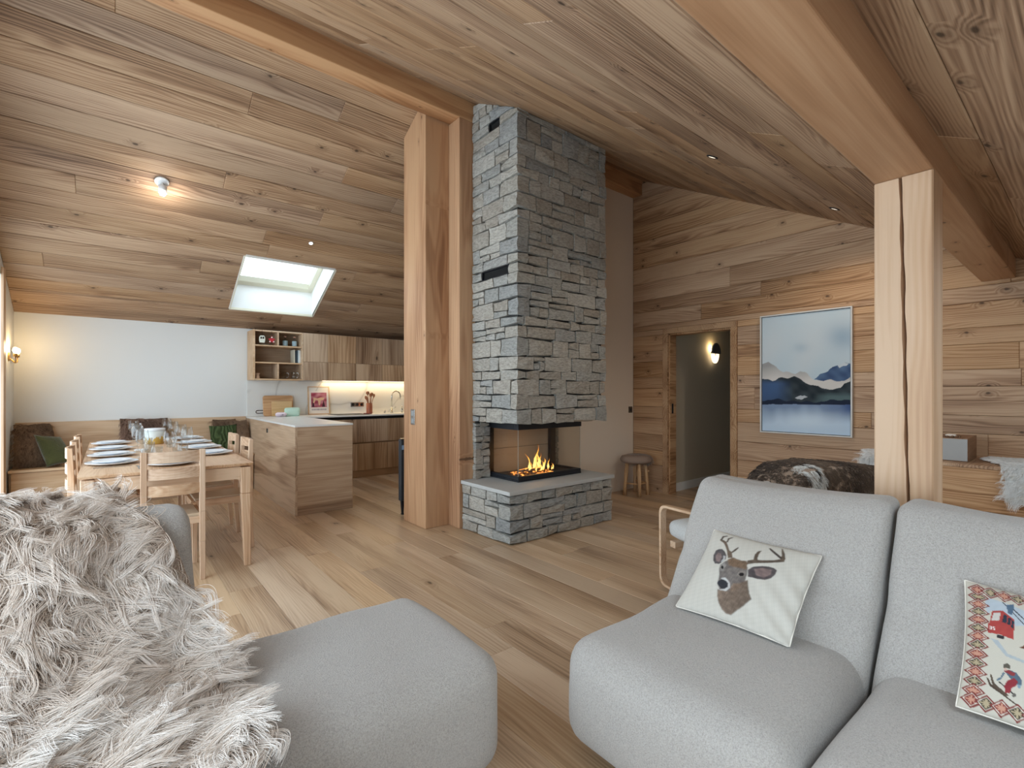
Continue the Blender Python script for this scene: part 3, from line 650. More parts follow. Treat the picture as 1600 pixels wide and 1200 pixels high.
# ---------------------------------------------------------------- dining corner
TZ = .74
tb = thing('dining_table', 'long light oak dining table laid with plates and glasses', 'table', (.329, 5.15, 0))
TX, TY0, TY1 = .474, -1.262, 1.30
o = MB().hexa([(-TX + .012, TY0 + .012, TZ - .022), (TX - .012, TY0 + .012, TZ - .022), (TX - .012, TY1 - .012, TZ - .022), (-TX + .012, TY1 - .012, TZ - .022), (-TX, TY0, TZ - .008), (TX, TY0, TZ - .008), (TX, TY1, TZ - .008), (-TX, TY1, TZ - .008)]).box(-TX, TX, TY0, TY1, TZ - .008, TZ).build('tabletop', OAK['Y'], tb, bev=.0015)
for sx in (-1, 1):
    for sy, yy in ((-1, TY0 + .012), (1, TY1 - .012)):
        x1 = sx * (TX - .012); a, b = .068, .042; y = yy; d = -sy
        P = lambda w, z: [(x1, y, z), (x1 - sx * w, y, z), (x1 - sx * w, y + d * w, z), (x1, y + d * w, z)]
        m = MB(); lev = [(b, .0), (.062, .52), (a, TZ - .03)]
        for (w0, z0), (w1, z1) in zip(lev[:-1], lev[1:]): m.hexa(P(w0, z0) + P(w1, z1))
        m.build('leg', OAK['Z'], tb, bev=.006)
def apron(x0, x1, y0, y1, ax):
    # rail whose underside sweeps down into the legs
    L0, L1 = (x0, x1) if ax == 'X' else (y0, y1); top = TZ - .028; n = 8; low = []
    for i in range(n + 1): t = i / n * math.pi / 2; low.append((L0 + .03 * (1 - math.cos(t)) , top - .115 + .03 * math.sin(t)))
    low2 = [(L0 + L1 - p, z) for p, z in low[::-1]]; poly = low + low2 + [(L1, top), (L0, top)]
    m = MB()
    if ax == 'X': m.prism(poly, y0, y1, 'Y')
    else: m.prism(poly, x0, x1, 'X')
    m.build('apron', OAK[ax], tb)
apron(-TX + .08, TX - .08, TY0 + .022, TY0 + .044, 'X'); apron(-TX + .08, TX - .08, TY1 - .044, TY1 - .022, 'X')
apron(-TX + .022, -TX + .044, TY0 + .08, TY1 - .08, 'Y'); apron(TX - .044, TX - .022, TY0 + .08, TY1 - .08, 'Y')
SEATW = plain('woven_seat', S(190, 170, 144), .8, bump=.4, bscale=260, var=.06)
def make_chair():
    t = thing('dining_chair', 'x', 'chair')
    for s in (-1, 1):
        x = s * .157; w = .0165
        m = MB(); lev = [(-.215, 0, .014, .014), (-.198, .25, w, .019), (-.196, .45, w, .021), (-.206, .865, w, .014)]
        for (y0, z0, w0, d0), (y1, z1, w1, d1) in zip(lev[:-1], lev[1:]):
            P = lambda y, z, w_, d_: [(x - w_, y - d_, z), (x + w_, y - d_, z), (x + w_, y + d_, z), (x - w_, y + d_, z)]
            m.hexa(P(y0, z0, w0, d0) + P(y1, z1, w1, d1))
        m.build('leg', OAK['Z'], t, bev=.003)
        m = MB(); P = lambda z, w_: [(x - w_, .185 - w_, z), (x + w_, .185 - w_, z), (x + w_, .185 + w_, z), (x - w_, .185 + w_, z)]
        m.hexa(P(0, .013) + P(.415, .018)); m.build('leg', OAK['Z'], t, bev=.003)
        MB().box(x - .011, x + .011, -.178, .17, .375, .425).build('side_rail', OAK['Y'], t, bev=.003)
    MB().box(-.146, .146, .176, .198, .375, .425).build('front_rail', OAK['X'], t, bev=.003); MB().box(-.146, .146, -.205, -.185, .375, .42).build('rear_rail', OAK['X'], t, bev=.003)
    MB().box(-.146, .146, -.182, .176, .412, .437).build('seat', SEATW, t, bev=.006)
    for z0, z1 in ((.79, .862), (.685, .755), (.578, .648)):
        m = MB(); n = 10; F = []; V = []
        for i in range(n + 1):
            u = -1 + 2 * i / n; y = -.206 + .006 - .030 * (1 - u * u); V += [(u * .146, y - .008, z0), (u * .146, y + .008, z0), (u * .146, y + .008, z1), (u * .146, y - .008, z1)]
        for i in range(n): F += [(4 * i + k, 4 * i + (k + 1) % 4, 4 * i + 4 + (k + 1) % 4, 4 * i + 4 + k) for k in range(4)]
        F += [(0, 1, 2, 3), (4 * n + 3, 4 * n + 2, 4 * n + 1, 4 * n)]; m.add(V, F); m.build('back_slat', OAK['X'], t, bev=.002)
    return t
def dup(root, loc, rz, label, group=None):
    r_ = root.copy(); COL.objects.link(r_); r_.location = loc; r_.rotation_euler = (0, 0, rz); r_['label'] = label
    if group: r_['group'] = group
    for ch in list(root.children):
        c = ch.copy(); COL.objects.link(c); c.parent = r_
        for g in ch.children: d = g.copy(); COL.objects.link(d); d.parent = c
    return r_
ch = make_chair(); ch.location = (.326, 4.035, 0); ch['label'] = 'oak slat-back chair at the near head of the table, seen from behind'; ch['group'] = 'oak dining chairs'
for x, y, a, l in ((.675, 4.51, 90, 'oak chair on the kitchen side of the table, nearest the sofa'), (.675, 5.06, 90, 'oak chair on the kitchen side of the table, beside the green cushion'),
                   (.005, 4.57, -90, 'oak chair on the window side of the table, nearest the fur throw'), (.005, 5.12, -90, 'middle oak chair of three on the window side of the table'), (.005, 5.67, -90, 'oak chair on the window side of the table, nearest the bench')):
    dup(ch, (x, y, 0), math.radians(a), l, 'oak dining chairs')
# bench along the white wall
bn = thing('corner_bench', 'built-in oak bench with panelled front along the white wall', 'bench', (0, 0, 0))
MB().box(GX + .012, 1.43, 6.885, 7.372, .432, .458).build('seat', BENCHW, bn, bev=.003)
MB().box(GX + .012, 1.43, 7.372, 7.398, .44, .912).build('backboard', BENCHW, bn, bev=.002)
for a, b in ((GX + .03, -.31), (-.305, .14), (.145, .60), (.605, 1.05), (1.055, 1.428)): MB().box(a, b, 6.91, 6.932, .105, .426).build('front_panel', BENCHW, bn, bev=.002)
MB().box(GX + .012, 1.43, 6.935, 7.37, .0, .43).build('carcass', CAB['X'], bn)
# tableware
PLATE = [(0, .004), (.10, .004), (.112, .008), (.148, .018), (.150, .020), (.147, .021), (.110, .012), (.09, .009), (0, .009)]
def make_plate():
    t = thing('plate_setting', 'x', 'plate'); MB().lathe(PLATE, seg=36).build('dinner_plate', PORC, t, True)
    MB().lathe([(r_ * .74, z_ * .9 + .014) for r_, z_ in PLATE], seg=32).build('side_plate', PORC, t, True); return t
pl = make_plate(); first = True
for x, y, l in ((.02, 4.42, 'nearest the chair beside the fur throw'), (.02, 4.95, 'second of four along the window side'), (.02, 5.48, 'third of four along the window side'), (.02, 6.05, 'at the bench end of the window side'),
                (.645, 4.60, 'nearest the sofa on the kitchen side'), (.645, 5.12, 'second of four along the kitchen side'), (.645, 5.66, 'third of four along the kitchen side'), (.645, 6.20, 'at the bench end of the kitchen side'), (.335, 4.14, 'before the chair at the table head')):
    lab = 'white dinner plate with side plate, ' + l
    if first: pl.location = (x, y, TZ); pl['label'] = lab; pl['group'] = 'white place settings'; first = False
    else: dup(pl, (x, y, TZ), 0, lab, 'white place settings')
WINE = [(0, .002), (.036, .002), (.037, .004), (.010, .008), (.004, .016), (.0038, .09), (.008, .098), (.030, .112), (.043, .132), (.044, .150), (.036, .215), (.0345, .215), (.0425, .150), (.0415, .134), (.029, .115), (.006, .102), (0, .101)]
TUMB = [(0, .002), (.032, .002), (.034, .005), (.037, .09), (.0355, .09), (.0325, .008), (0, .007)]
wg = bpy.data.meshes.new('wine_glass'); m = MB().lathe(WINE, seg=24); wg.from_pydata(m.V, [], m.F); wg.polygons.foreach_set('use_smooth', [True] * len(m.F)); wg.materials.append(CRYSTAL)
tg = bpy.data.meshes.new('tumbler'); m = MB().lathe(TUMB, seg=24); tg.from_pydata(m.V, [], m.F); tg.polygons.foreach_set('use_smooth', [True] * len(m.F)); tg.materials.append(CRYSTAL)
for x, y, l in ((.20, 4.72, 'first from the sofa in the window-side row'), (.19, 5.17, 'second from the sofa in the window-side row'), (.20, 5.70, 'third from the sofa in the window-side row'), (.19, 6.22, 'nearest the bench in the window-side row'),
             (.48, 6.36, 'nearest the bench in the kitchen-side row'), (.49, 5.80, 'beside the ceramic pot in the kitchen-side row'), (.50, 5.24, 'second from the sofa in the kitchen-side row'), (.50, 4.83, 'first from the sofa in the kitchen-side row'), (.36, 4.50, 'behind the plate at the table head')):
    o = link(bpy.data.objects.new('wine_glass', wg)); o.location = (x, y, TZ); tag(o, 'clear stemmed wine glass, ' + l, 'wine glass', 'wine glasses on the table')
for x, y, l in ((.215, 4.45, 'beside the nearest window-side plate'), (.285, 4.60, 'just behind the table-head plate'), (.45, 5.02, 'second on the kitchen side'), (.44, 5.42, 'third on the kitchen side'), (.26, 5.02, 'second on the window side'), (.27, 5.48, 'third on the window side'), (.455, 4.66, 'first on the kitchen side')):
    o = link(bpy.data.objects.new('water_tumbler', tg)); o.location = (x, y, TZ); tag(o, 'clear straight water tumbler, ' + l, 'tumbler', 'tumblers on the table')
def bucketmat():
    t = NT('white_gold_ceramic'); v = t.obj(); sp = t.n('ShaderNodeSeparateXYZ'); t.l(v, sp.inputs[0]); n = t.noise(t.vec('MULTIPLY', v, (26, 26, 6)), 1, 2)
    f = t.math('GREATER_THAN', t.math('SUBTRACT', t.math('MULTIPLY', n, .15), .018), sp.outputs[2]); return t.out(.3, .5, None, t.mix(f, S(226, 232, 228), S(206, 172, 88)))
bk = thing('ceramic_pot', 'white ceramic pot with gold fir trees among the glasses', 'pot', (.345, 5.86, TZ)); MB().lathe([(0, 0), (.068, 0), (.074, .006), (.082, .13), (.079, .13), (.07, .01), (0, .01)], seg=32).build('body', bucketmat(), bk, True)
MB().lathe([(.083, .131), (.084, .148), (.080, .151), (0, .151), (0, .146), (.078, .131)], seg=32).build('lid', PORC, bk, True)
NAPK = plain('white_linen', S(226, 224, 220), .9, bump=.3)
m = MB(); 
for i in range(3): m.box(-.045 + i * .004, .045 - i * .004, -.045 + i * .004, .05 - i * .003, i * .003, i * .003 + .0027)
o = m.build('folded_napkin', NAPK, bev=.001); o.location = (.215, 5.30, TZ); tag(o, 'small folded white napkin beside the window-side plates', 'napkin')
# cutlery: forks and knives beside the plates
fk = MB(); fk.box(-.004, .004, -.10, .04, .001, .003); 
for k in range(4): fk.box(-.010 + k * .006, -.0075 + k * .006, .058, .095, .001, .003)
fk.box(-.010, .0105, .04, .058, .001, .003)
kn_ = MB(); kn_.box(-.005, .005, -.10, 0, .001, .005).prism([(-.006, 0), (.006, 0), (.008, .08), (.003, .105), (-.004, .10)], .001, .003)
fkm = fk.build('fork', STEEL).data; knm = kn_.build('knife', STEEL).data
for o in [q for q in bpy.data.objects if q.data in (fkm, knm)]: bpy.data.objects.remove(o)
for i, y in enumerate((4.42, 4.95, 5.48, 6.05)):
    for nm, me, dy in (('fork', fkm, .17), ('knife', knm, -.18)):
        o = link(bpy.data.objects.new(nm, me)); o.location = (.02, y + dy, TZ); o.rotation_euler = (0, 0, -math.pi / 2); tag(o, 'steel %s beside the %s window-side plate from the sofa' % (nm, ('first', 'second', 'third', 'fourth')[i]), nm, 'cutlery along the window side')
for nm, me, dx in (('fork', fkm, -.18), ('knife', knm, .18)):
    o = link(bpy.data.objects.new(nm, me)); o.location = (.335 + dx, 4.12, TZ); tag(o, 'steel %s beside the plate at the table head' % nm, nm)
# cushions -------------------------------------------------------
def pillow_grid(c, thick, n=22, sag=.05, wr=.004, seed=0, sgn=1):
    """front (sgn 1) or back surface of a cushion whose corners are c = TL, TR, BL, BR"""
    TL, TR, BL, BR = [np.array(p, float) for p in c]; u = np.linspace(0, 1, n)[:, None, None]; v = np.linspace(0, 1, n)[None, :, None]
    a, b = 2 * u - 1, 2 * v - 1; bu = (u - .5) * (1 - sag * (1 - b ** 2)) + .5; bv = (v - .5) * (1 - sag * (1 - a ** 2)) + .5
    P = (TL * (1 - bu) + TR * bu) * (1 - bv) + (BL * (1 - bu) + BR * bu) * bv
    N = np.cross(BL - TL, TR - TL); N /= np.linalg.norm(N)
    h = (np.clip(1 - a ** 2, 0, 1) * np.clip(1 - b ** 2, 0, 1)) ** .42
    P = P + N * (h * thick / 2 * sgn); q = P.reshape(-1, 3)
    return P + N * (vnoise(q * 22, seed).reshape(n, n)[..., None] * wr * h) * sgn
def cushion(name, c, thick, mat, label, n=22, seed=0, group=None, colors=None, sag=.05, wr=.004, part=None):
    A = pillow_grid(c, thick, n, sag, wr, seed, 1); B = pillow_grid(c, thick, n, sag, wr, seed + 5, -1)
    V = np.concatenate([A.reshape(-1, 3), B.reshape(-1, 3)]); F = grid_faces(n, n) + [f[::-1] for f in grid_faces(n, n, n * n)]
    o = mesh(name if part is None else part, V, F, mat, None, True)
    bm = bmesh.new(); bm.from_mesh(o.data); bmesh.ops.remove_doubles(bm, verts=bm.verts, dist=1e-5); bm.to_mesh(o.data); bm.free()
    if part is None: tag(o, label, 'cushion', group)
    return o, A
def knit():
    t = NT('green_cable_knit'); v = t.obj(); w = t.n('ShaderNodeTexWave', i_Scale=7, i_Distortion=9, i_Detail=2); t.l(v, w.inputs[0]); n = t.noise(v, 120, 2)
    t.bump(t.math('ADD', w.outputs[1], t.math('MULTIPLY', n, .5)), .8, .012); return t.out(.95, .1, None, t.mix(w.outputs[1], S(50, 62, 38), S(76, 90, 58)))
KNIT = knit()
def velvet():
    t = NT('olive_velvet'); v = t.obj(); n = t.noise(v, 14, 3, .6, .8); t.bump(n, .5, .02); t.b.inputs['Sheen Weight'].default_value = .4; return t.out(.9, .1, None, t.mix(n, S(50, 54, 28), S(84, 84, 48)))
VELVET = velvet()
def fur_cushion(c, thick, label, seed, base=(98, 74, 56), tip=(156, 128, 102), clumps=900, length=.045):
    t = thing('fur_cushion', label, 'cushion', group='brown fur cushions on the bench'); o, A = cushion('cover', c, thick, plain('fur_backing_%d' % seed, S(90, 68, 52), .9), None, 14, seed, part='cover'); o.parent = t
    b0, t0 = lin(*base), lin(*tip)
    def cf(P, u, v, r_):
        k = (.7 + .6 * r_.random(len(u)) + .3 * vnoise(P * 14, seed))[:, None]; return b0[None] * k, t0[None] * k
    fur('fur', t, A[:, ::-1], clumps, 7, length, .0011, lambda P, u, v: np.tile([0, -.2, -1.], (len(u), 1)), cf, lift=.75, seed=seed, k=5, spread=.012); return t
fur_cushion([(-.76, 7.20, .90), (-.50, 7.33, .90), (-.745, 7.02, .47), (-.40, 7.12, .47)], .15, 'shaggy brown fur cushion at the lamp end of the bench', 3)
cushion('velvet_cushion', [(-.60, 7.06, .80), (-.40, 7.14, .76), (-.49, 6.92, .47), (-.27, 7.00, .50)], .13, VELVET, 'olive green velvet cushion leaning on the fur cushion under the wall lamp', seed=2)
fur_cushion([(.10, 7.33, .93), (.56, 7.33, .925), (.10, 7.20, .47), (.56, 7.20, .47)], .13, 'brown fur cushion behind the wine glasses', 5, base=(96, 74, 62), tip=(150, 122, 106))
fur_cushion([(1.04, 7.34, .885), (1.30, 7.34, .885), (1.02, 7.24, .47), (1.30, 7.24, .47)], .10, 'brown fur cushion behind the green knitted cushion', 8)
fur_cushion([(1.24, 7.25, .86), (1.40, 7.18, .875), (1.25, 7.10, .47), (1.405, 7.02, .47)], .10, 'brown fur cushion in the corner against the kitchen counter', 9)
cushion('knit_cushion', [(.97, 7.15, .815), (1.28, 7.15, .825), (.98, 7.02, .47), (1.27, 7.02, .47)], .10, KNIT, 'green cable-knit cushion between the bench and the oak chairs', seed=6)
# wall lamp at the end of the bench and ceiling spots
wl = thing('wall_sconce', 'small brass wall lamp with two bulbs on the white wall', 'lamp', (GX, 7.02, 1.60))
MB().lathe([(0, 0), (.045, 0), (.045, .012), (0, .014)], seg=20).build('back_plate', BRASS, wl, mw=Matrix.Rotation(math.pi / 2, 4, 'Y'))
for k, dy in enumerate((-.07, .06)):
    MB().tube([(.012, 0, -.02), (.05, dy * .6, -.06), (.06, dy, -.05), (.06, dy, .0)], .006, 8).build('arm', BRASS, wl, True)
    MB().lathe([(0, .0), (.016, .0), (.018, .02), (.014, .035), (0, .035)], (.06, dy, -.002), 14).build('socket', BRASS, wl, True)
    MB().lathe([(0, .033), (.014, .036), (.024, .06), (.018, .085), (0, .095)], (.06, dy, 0), 14).build('bulb', BULB, wl, True)
MB().box(.028, .034, .10, .20, -.03, .11).build('shade_plate', plain('lilac_metal', S(190, 184, 190), .35, metal=.4), wl, bev=.002)
def lamp(name, loc, energy, col=(1, .72, .42), size=.05, kind='POINT', rot=(0, 0, 0), spot=None):
    l = bpy.data.lights.new(name, kind); l.energy = energy; l.color = col; l.shadow_soft_size = size; o = bpy.data.objects.new(name, l); o.location = loc; o.rotation_euler = rot; COL.objects.link(o)
    if spot: l.spot_size = spot; l.spot_blend = .6
    return o
lamp('sconce_glow', (GX + .12, 7.03, 1.70), 3, (1, .68, .34), .05)
n_l = Vector((0, -.525, -1)).normalized()
sp = thing('ceiling_spot', 'white ceiling spotlight with a glowing bulb above the dining table', 'lamp', (.37, 5.403, cl(5.403)))
Mr = basis((0, 0, 0), (1, 0, 0), Vector((0, 1, -.525)).normalized() * -1)
LW = plain('white_lacquer', S(228, 230, 230), .35)
MB().lathe([(0, 0), (.055, 0), (.055, .014), (.05, .018), (0, .018)], seg=24).build('rose', LW, sp, True, mw=Mr)
MB().tube([(0, 0, 0), (.004, .0, -.05)], [.012, .012], 10).build('stem', LW, sp, True)
MB().lathe([(0, 0), (.030, 0), (.034, .07), (.030, .072), (.026, .07), (0, .03)], (.006, -.004, -.112), 20).build('head', LW, sp, True)
MB().lathe([(0, -.022), (.018, -.018), (.028, 0), (.028, .012), (0, .014)], (.006, -.004, -.112), 16).build('bulb', SPOTGLOW, sp, True)
lamp('spot_glow', (.376, 5.399, cl(5.403) - .17), 5, (1, .93, .84), .03)
s2 = thing('ceiling_spot', 'tiny recessed ceiling spotlight above the skylight', 'lamp', (1.789, 5.779, cl(5.779)))
MB().lathe([(.018, 0), (.026, 0), (.026, .004), (.018, .006)], seg=20).build('ring', LW, s2, True, mw=Mr); MB().lathe([(0, .001), (.018, .001), (.016, .004), (0, .005)], seg=16).build('lens', SPOTGLOW, s2, True, mw=Mr)
lamp('spot_glow', (1.789, 5.76, cl(5.779) - .05), 6, (1, .8, .55), .02, 'SPOT', (0, 0, 0), 1.9)
lamp('kitchen_spot', (3.2, 5.9, cl(5.9) - .05), 14, (1, .8, .55), .03, 'SPOT', (0, 0, 0), 2.2)
tr_n = basis((0, 0, 0), (1, 0, 0), Vector((0, -1, -.5066)).normalized())
for x, y, l in ((3.375, 1.80, 'small recessed ceiling spotlight in the lounge slope in front of the chimney'), (4.578, 1.392, 'small recessed ceiling spotlight in the lounge slope near the painting')):
    t = thing('ceiling_spot', l, 'lamp', (x, y, cr(y)))
    MB().lathe([(.030, 0), (.042, 0), (.042, .004), (.030, .007)], seg=20).build('ring', BLACK, t, True, mw=tr_n); MB().lathe([(0, .001), (.030, .001), (.028, .003), (0, .0035)], seg=16).build('lens', emit('warm_lens', (1, .85, .66, 1), 1.2), t, True, mw=tr_n)
    lamp('lounge_spot', (x, y + .01, cr(y) - .03), 17, (1, .88, .74), .03, 'SPOT', (0, 0, 0), 2.6)
# ---------------------------------------------------------------- kitchen
KX1 = 4.70; CT = .908
pen = thing('kitchen_peninsula', 'oak-clad kitchen peninsula with a thin white worktop', 'counter', (0, 0, 0))
IX0, IX1, IY0 = 1.436, 2.023, 5.136
MB().box(IX0, IX0 + .022, IY0, 7.395, .0, CT - .02).build('side_panel', CAB['Y'], pen, bev=.002)
MB().box(IX0 + .0225, IX1, IY0, IY0 + .02, .0, CT - .02).build('end_panel', CAB['X'], pen, bev=.002)
MB().box(IX0 + .0225, IX1 - .02, IY0 + .0205, 7.395, .0, CT - .022).build('carcass', CAB['Y'], pen)
MB().box(IX0 - .003, IX1 + .004, IY0 - .003, 7.398, CT - .019, CT).build('worktop', TOPW, pen, bev=.002)
sk_ = MB().box(IX0 - .006, IX0 - .0005, 6.205, 6.265, .765, .815).build('power_socket', STEEL, pen, bev=.001); MB().box(IX0 - .007, IX0 - .006, 6.215, 6.238, .772, .808).build('socket_face', BLACK, sk_)
base = thing('base_cabinets', 'row of oak base cabinets along the kitchen wall', 'cabinet', (0, 0, 0))
MB().box(2.03, KX1, 6.845, 7.395, .10, CT - .06).build('carcass', CAB['X'], base); MB().box(2.03, KX1, 6.86, 7.39, 0, .10).build('plinth', CAB['X'], base)
MB().box(2.03, KX1, 6.84, 6.86, CT - .062, CT - .022).build('grip_channel', DARK, base)
xs = [2.035, 2.30, 2.76, 3.22, 3.68, 4.14, 4.695]
for a, b in zip(xs[:-1], xs[1:]):
    for z0, z1 in ((.108, .492), (.512, .846)): MB().box(a + .0015, b - .0015, 6.815, 6.8445, z0, z1).build('drawer_front', CAB['Z'], base, bev=.002)
wt = MB().box(2.028, KX1, 6.80, 7.398, CT - .02, CT).build('kitchen_worktop', TOPW, bev=.002); tag(wt, 'pale worktop on the base cabinets under the warm light strip', 'worktop')
hob = MB().box(2.50, 2.98, 6.90, 7.30, CT, CT + .005).build('induction_hob', BLACK, bev=.002); tag(hob, 'flat black cooktop set on the kitchen worktop beside the poster', 'cooktop')
sp_ = MB().box(IX0 + .012, KX1, 7.386, 7.399, CT + .001, 1.40).build('trim_2', MARBLE); struct(sp_)
# wall cabinets
UZ0, UZM, UZ1 = 1.40, 1.66, 2.06; UY = 7.05
sh = thing('open_shelf_unit', 'open oak shelf unit with compartments above the peninsula', 'shelf', (0, 0, 0))
def panel(nm, *b, ax='X', p=sh): return MB().box(*b).build(nm, CAB[ax] if nm == 'back' else BENCHW, p, bev=.0015)
X0, X1 = 1.448, 2.079; t_ = .018
panel('side', X0, X0 + t_ + .01, UY, 7.384, UZ0, UZ1); panel('side', X1 - t_, X1 - .001, UY, 7.384, UZ0, UZ1)
for z in (UZ0, 1.621, 1.848, UZ1 - t_): panel('shelf_board', X0 + .029, X1 - t_ - .001, UY + .001, 7.37, z, z + t_)
panel('divider', 1.748, 1.766, UY + .002, 7.37, 1.867, UZ1 - t_ - .001); panel('divider', 1.748, 1.766, UY + .002, 7.37, UZ0 + t_ + .001, 1.62)
MB().box(X0 + .0285, X1 - t_ - .001, 7.371, 7.384, UZ0, UZ1).build('back', CAB['X'], sh)
up = thing('wall_cabinets', 'run of oak wall cabinets with two rows of flush doors', 'cabinet', (0, 0, 0))
MB().box(X1 + .001, KX1, UY + .022, 7.384, UZ0 + .012, UZ1).build('carcass', CAB['X'], up)
xs = [X1, 2.413, 2.83, 3.24, 3.66, 4.08, KX1]
for a, b in zip(xs[:-1], xs[1:]):
    for z0, z1 in ((UZ0, UZM - .0015), (UZM + .0015, UZ1)): MB().box(a + .002, b - .0015, UY, UY + .021, z0, z1).build('door', CAB['Z'], up, bev=.0015)
MB().box(2.43, KX1 - .05, 7.30, 7.33, UZ0 + .002, UZ0 + .0115).build('light_strip', LED, up)
l = bpy.data.lights.new('strip_light', 'AREA'); l.shape = 'RECTANGLE'; l.size = 2.2; l.size_y = .03; l.energy = 4.5; l.color = (1, .74, .42); o = bpy.data.objects.new('strip_light', l); o.location = (3.55, 7.32, UZ0 - .004); COL.objects.link(o)
# things in the open shelf
CER = plain('cream_ceramic', S(214, 216, 200), .5); RED = plain('red_felt', S(176, 40, 48), .8); PINKW = plain('pale_felt', S(232, 214, 206), .8); STR = plain('dark_string', S(50, 42, 36), .9)
gz = 1.867
t = thing('gondola_ornament', 'white cable-car ornament hanging in the open shelf', 'ornament', (1.555, UY - .017, 1.94))
MB().prism([(-.036, -.012), (-.030, -.05), (.030, -.05), (.036, -.012), (.034, .022), (.022, .042), (-.022, .042), (-.034, .022)], -.011, .011, 'Y').build('body', CER, t, bev=.004)
for x in (-.024, .002): MB().box(x, x + .020, -.0125, -.0105, .0, .028).build('window', STR, t)
MB().tube([(0, 0, .042), (0, 0, .105), (0, .004, .118)], .0018, 6).build('cord', STR, t)
t = thing('star_ornament', 'red and white felt ornament hanging in the open shelf', 'ornament', (1.672, UY - .017, 1.935))
MB().prism([(0, .05), (.014, .018), (.046, .012), (.022, -.012), (.030, -.045), (0, -.026), (-.030, -.045), (-.022, -.012), (-.046, .012), (-.014, .018)], -.010, .010, 'Y').build('body', RED, t, bev=.003)
for x, z in ((0, .03), (.024, -.026), (-.024, -.026)): MB().lathe([(0, -.010), (.010, -.004), (.010, .004), (0, .010)], (x, -.010, z), 10).build('tuft', PINKW, t, True)
MB().tube([(0, 0, .05), (0, 0, .11), (0, .004, .12)], .0018, 6).build('cord', STR, t)
o = MB().lathe([(0, 0), (.045, 0), (.075, .02), (.072, .021), (.04, .005), (0, .005)], (1.63, 7.22, gz), 24).build('shallow_bowl', plain('grey_ceramic', S(120, 114, 100), .6), None, True); tag(o, 'shallow grey bowl under the hanging ornaments', 'bowl')
BOT = glass('bottle_glass', (.80, .86, .88, 1), .12, .06); LBL = plain('blue_label', S(176, 208, 222), .7); CORK = plain('pink_stopper', S(206, 160, 140), .6)
def bottle(x, lab):
    b = thing('bottle', lab, 'bottle', (x, 7.20, gz), group='bottles in the open shelf')
    MB().lathe([(0, 0), (.030, 0), (.032, .004), (.032, .085), (.026, .096), (.011, .106), (.011, .128), (0, .128)], seg=20).build('body', BOT, b, True)
    MB().lathe([(.0328, .012), (.0328, .082)], seg=20).build('label', LBL, b, True); MB().lathe([(0, .128), (.015, .128), (.017, .146), (0, .149)], seg=14).build('stopper', CORK, b, True)
bottle(1.882, 'stoppered bottle with blue label, beside the shelf divider'); bottle(2.005, 'stoppered bottle with blue label, at the cabinet end of the shelf')
x = 1.972; k = 0
for w, c, nm in ((.012, S(206, 200, 180), 'cream'), (.022, S(44, 54, 60), 'black'), (.018, S(60, 78, 88), 'dark blue'), (.016, S(206, 220, 226), 'pale blue'), (.018, S(222, 222, 214), 'white')):
    o = MB().box(x, x + w - .001, 7.10, 7.28, 1.6395, 1.6395 + (.185, .172, .178, .18, .178)[k]).build('book', plain('book_' + nm.replace(' ', '_'), c, .6), bev=.001); tag(o, '%s book upright at the end of the middle shelf' % nm, 'book', 'books on the middle shelf'); x += w; k += 1
o = MB().lathe([(0, 0), (.024, 0), (.027, .012), (.019, .04), (.019, .05), (.030, .066), (.034, .072), (0, .074)], (1.520, 7.12, UZ0 + t_ + .001), 18).build('wooden_candlestick', OAK['Z'], None, True); tag(o, 'small turned wooden stand in the lowest shelf compartment', 'candlestick')
def mug(x, y, lab):
    b = thing('glass_mug', lab, 'mug', (x, y, UZ0 + t_), group='glass mugs in the open shelf'); MB().lathe([(0, .002), (.030, .002), (.032, .006), (.035, .10), (.0335, .10), (.0305, .008), (0, .008)], seg=20).build('body', CRYSTAL, b, True)
    MB().tube([(.034, 0, .085), (.055, 0, .085), (.062, 0, .07), (.060, 0, .03), (.034, 0, .022)], .0045, 8).build('handle', PORC, b, True)
mug(1.86, 7.18, 'clear glass mug beside the shelf divider'); mug(1.975, 7.12, 'clear glass mug whose handle points to the cabinet doors')
# things on the counters
BOARD = wood('board_beech', S(150, 108, 72), S(192, 148, 106), S(208, 170, 130), axis='X', knots=0, ring=5, var=.02, band=.12)
def rboard(x0, x1, z0, z1, y0, y1, r_=.03):
    P = []
    for cx, cz, a0 in ((x1 - r_, z1 - r_, 0), (x0 + r_, z1 - r_, 90), (x0 + r_, z0 + r_, 180), (x1 - r_, z0 + r_, 270)):
        for k in range(5): a = math.radians(a0 + k * 22.5); P.append((cx + r_ * math.cos(a), cz + r_ * math.sin(a)))
    return MB().prism(P, y0, y1, 'Y')
def lean(o, y, z, a): o.matrix_world = Matrix.Translation((0, y, z)) @ Matrix.Rotation(-a, 4, 'X') @ Matrix.Translation((0, -y, -z))
cb_ = thing('chopping_board', 'large rounded wooden chopping board with dark loop handle on the peninsula', 'chopping board', (0, 7.30, CT + .001)); cb_.rotation_euler = (-.14, 0, 0)
rboard(1.63, 2.02, .0, .285, 0, .018).build('board', BOARD, cb_, bev=.003)
n = 12; MB().tube([(1.63, .009, .045)] + [(1.57 + .03 * math.cos(a), .009, .062 + .020 * math.sin(a)) for a in [math.radians(-90 - k * 180 / n) for k in range(n + 1)]] + [(1.63, .009, .082)], .006, 8).build('loop_handle', plain('dark_leather', S(66, 46, 40), .6), cb_, True)
b2 = rboard(1.73, 1.995, 0, .205, 0, .015, .008).build('small_board', wood('bamboo', S(178, 142, 96), S(204, 170, 124), S(216, 186, 144), knots=0, ring=6, var=.02), bev=.002)
b2.matrix_world = Matrix.Translation((0, 7.262, CT + .001)) @ Matrix.Rotation(-.14, 4, 'X'); tag(b2, 'small light bamboo board leaning on the large chopping board', 'chopping board')
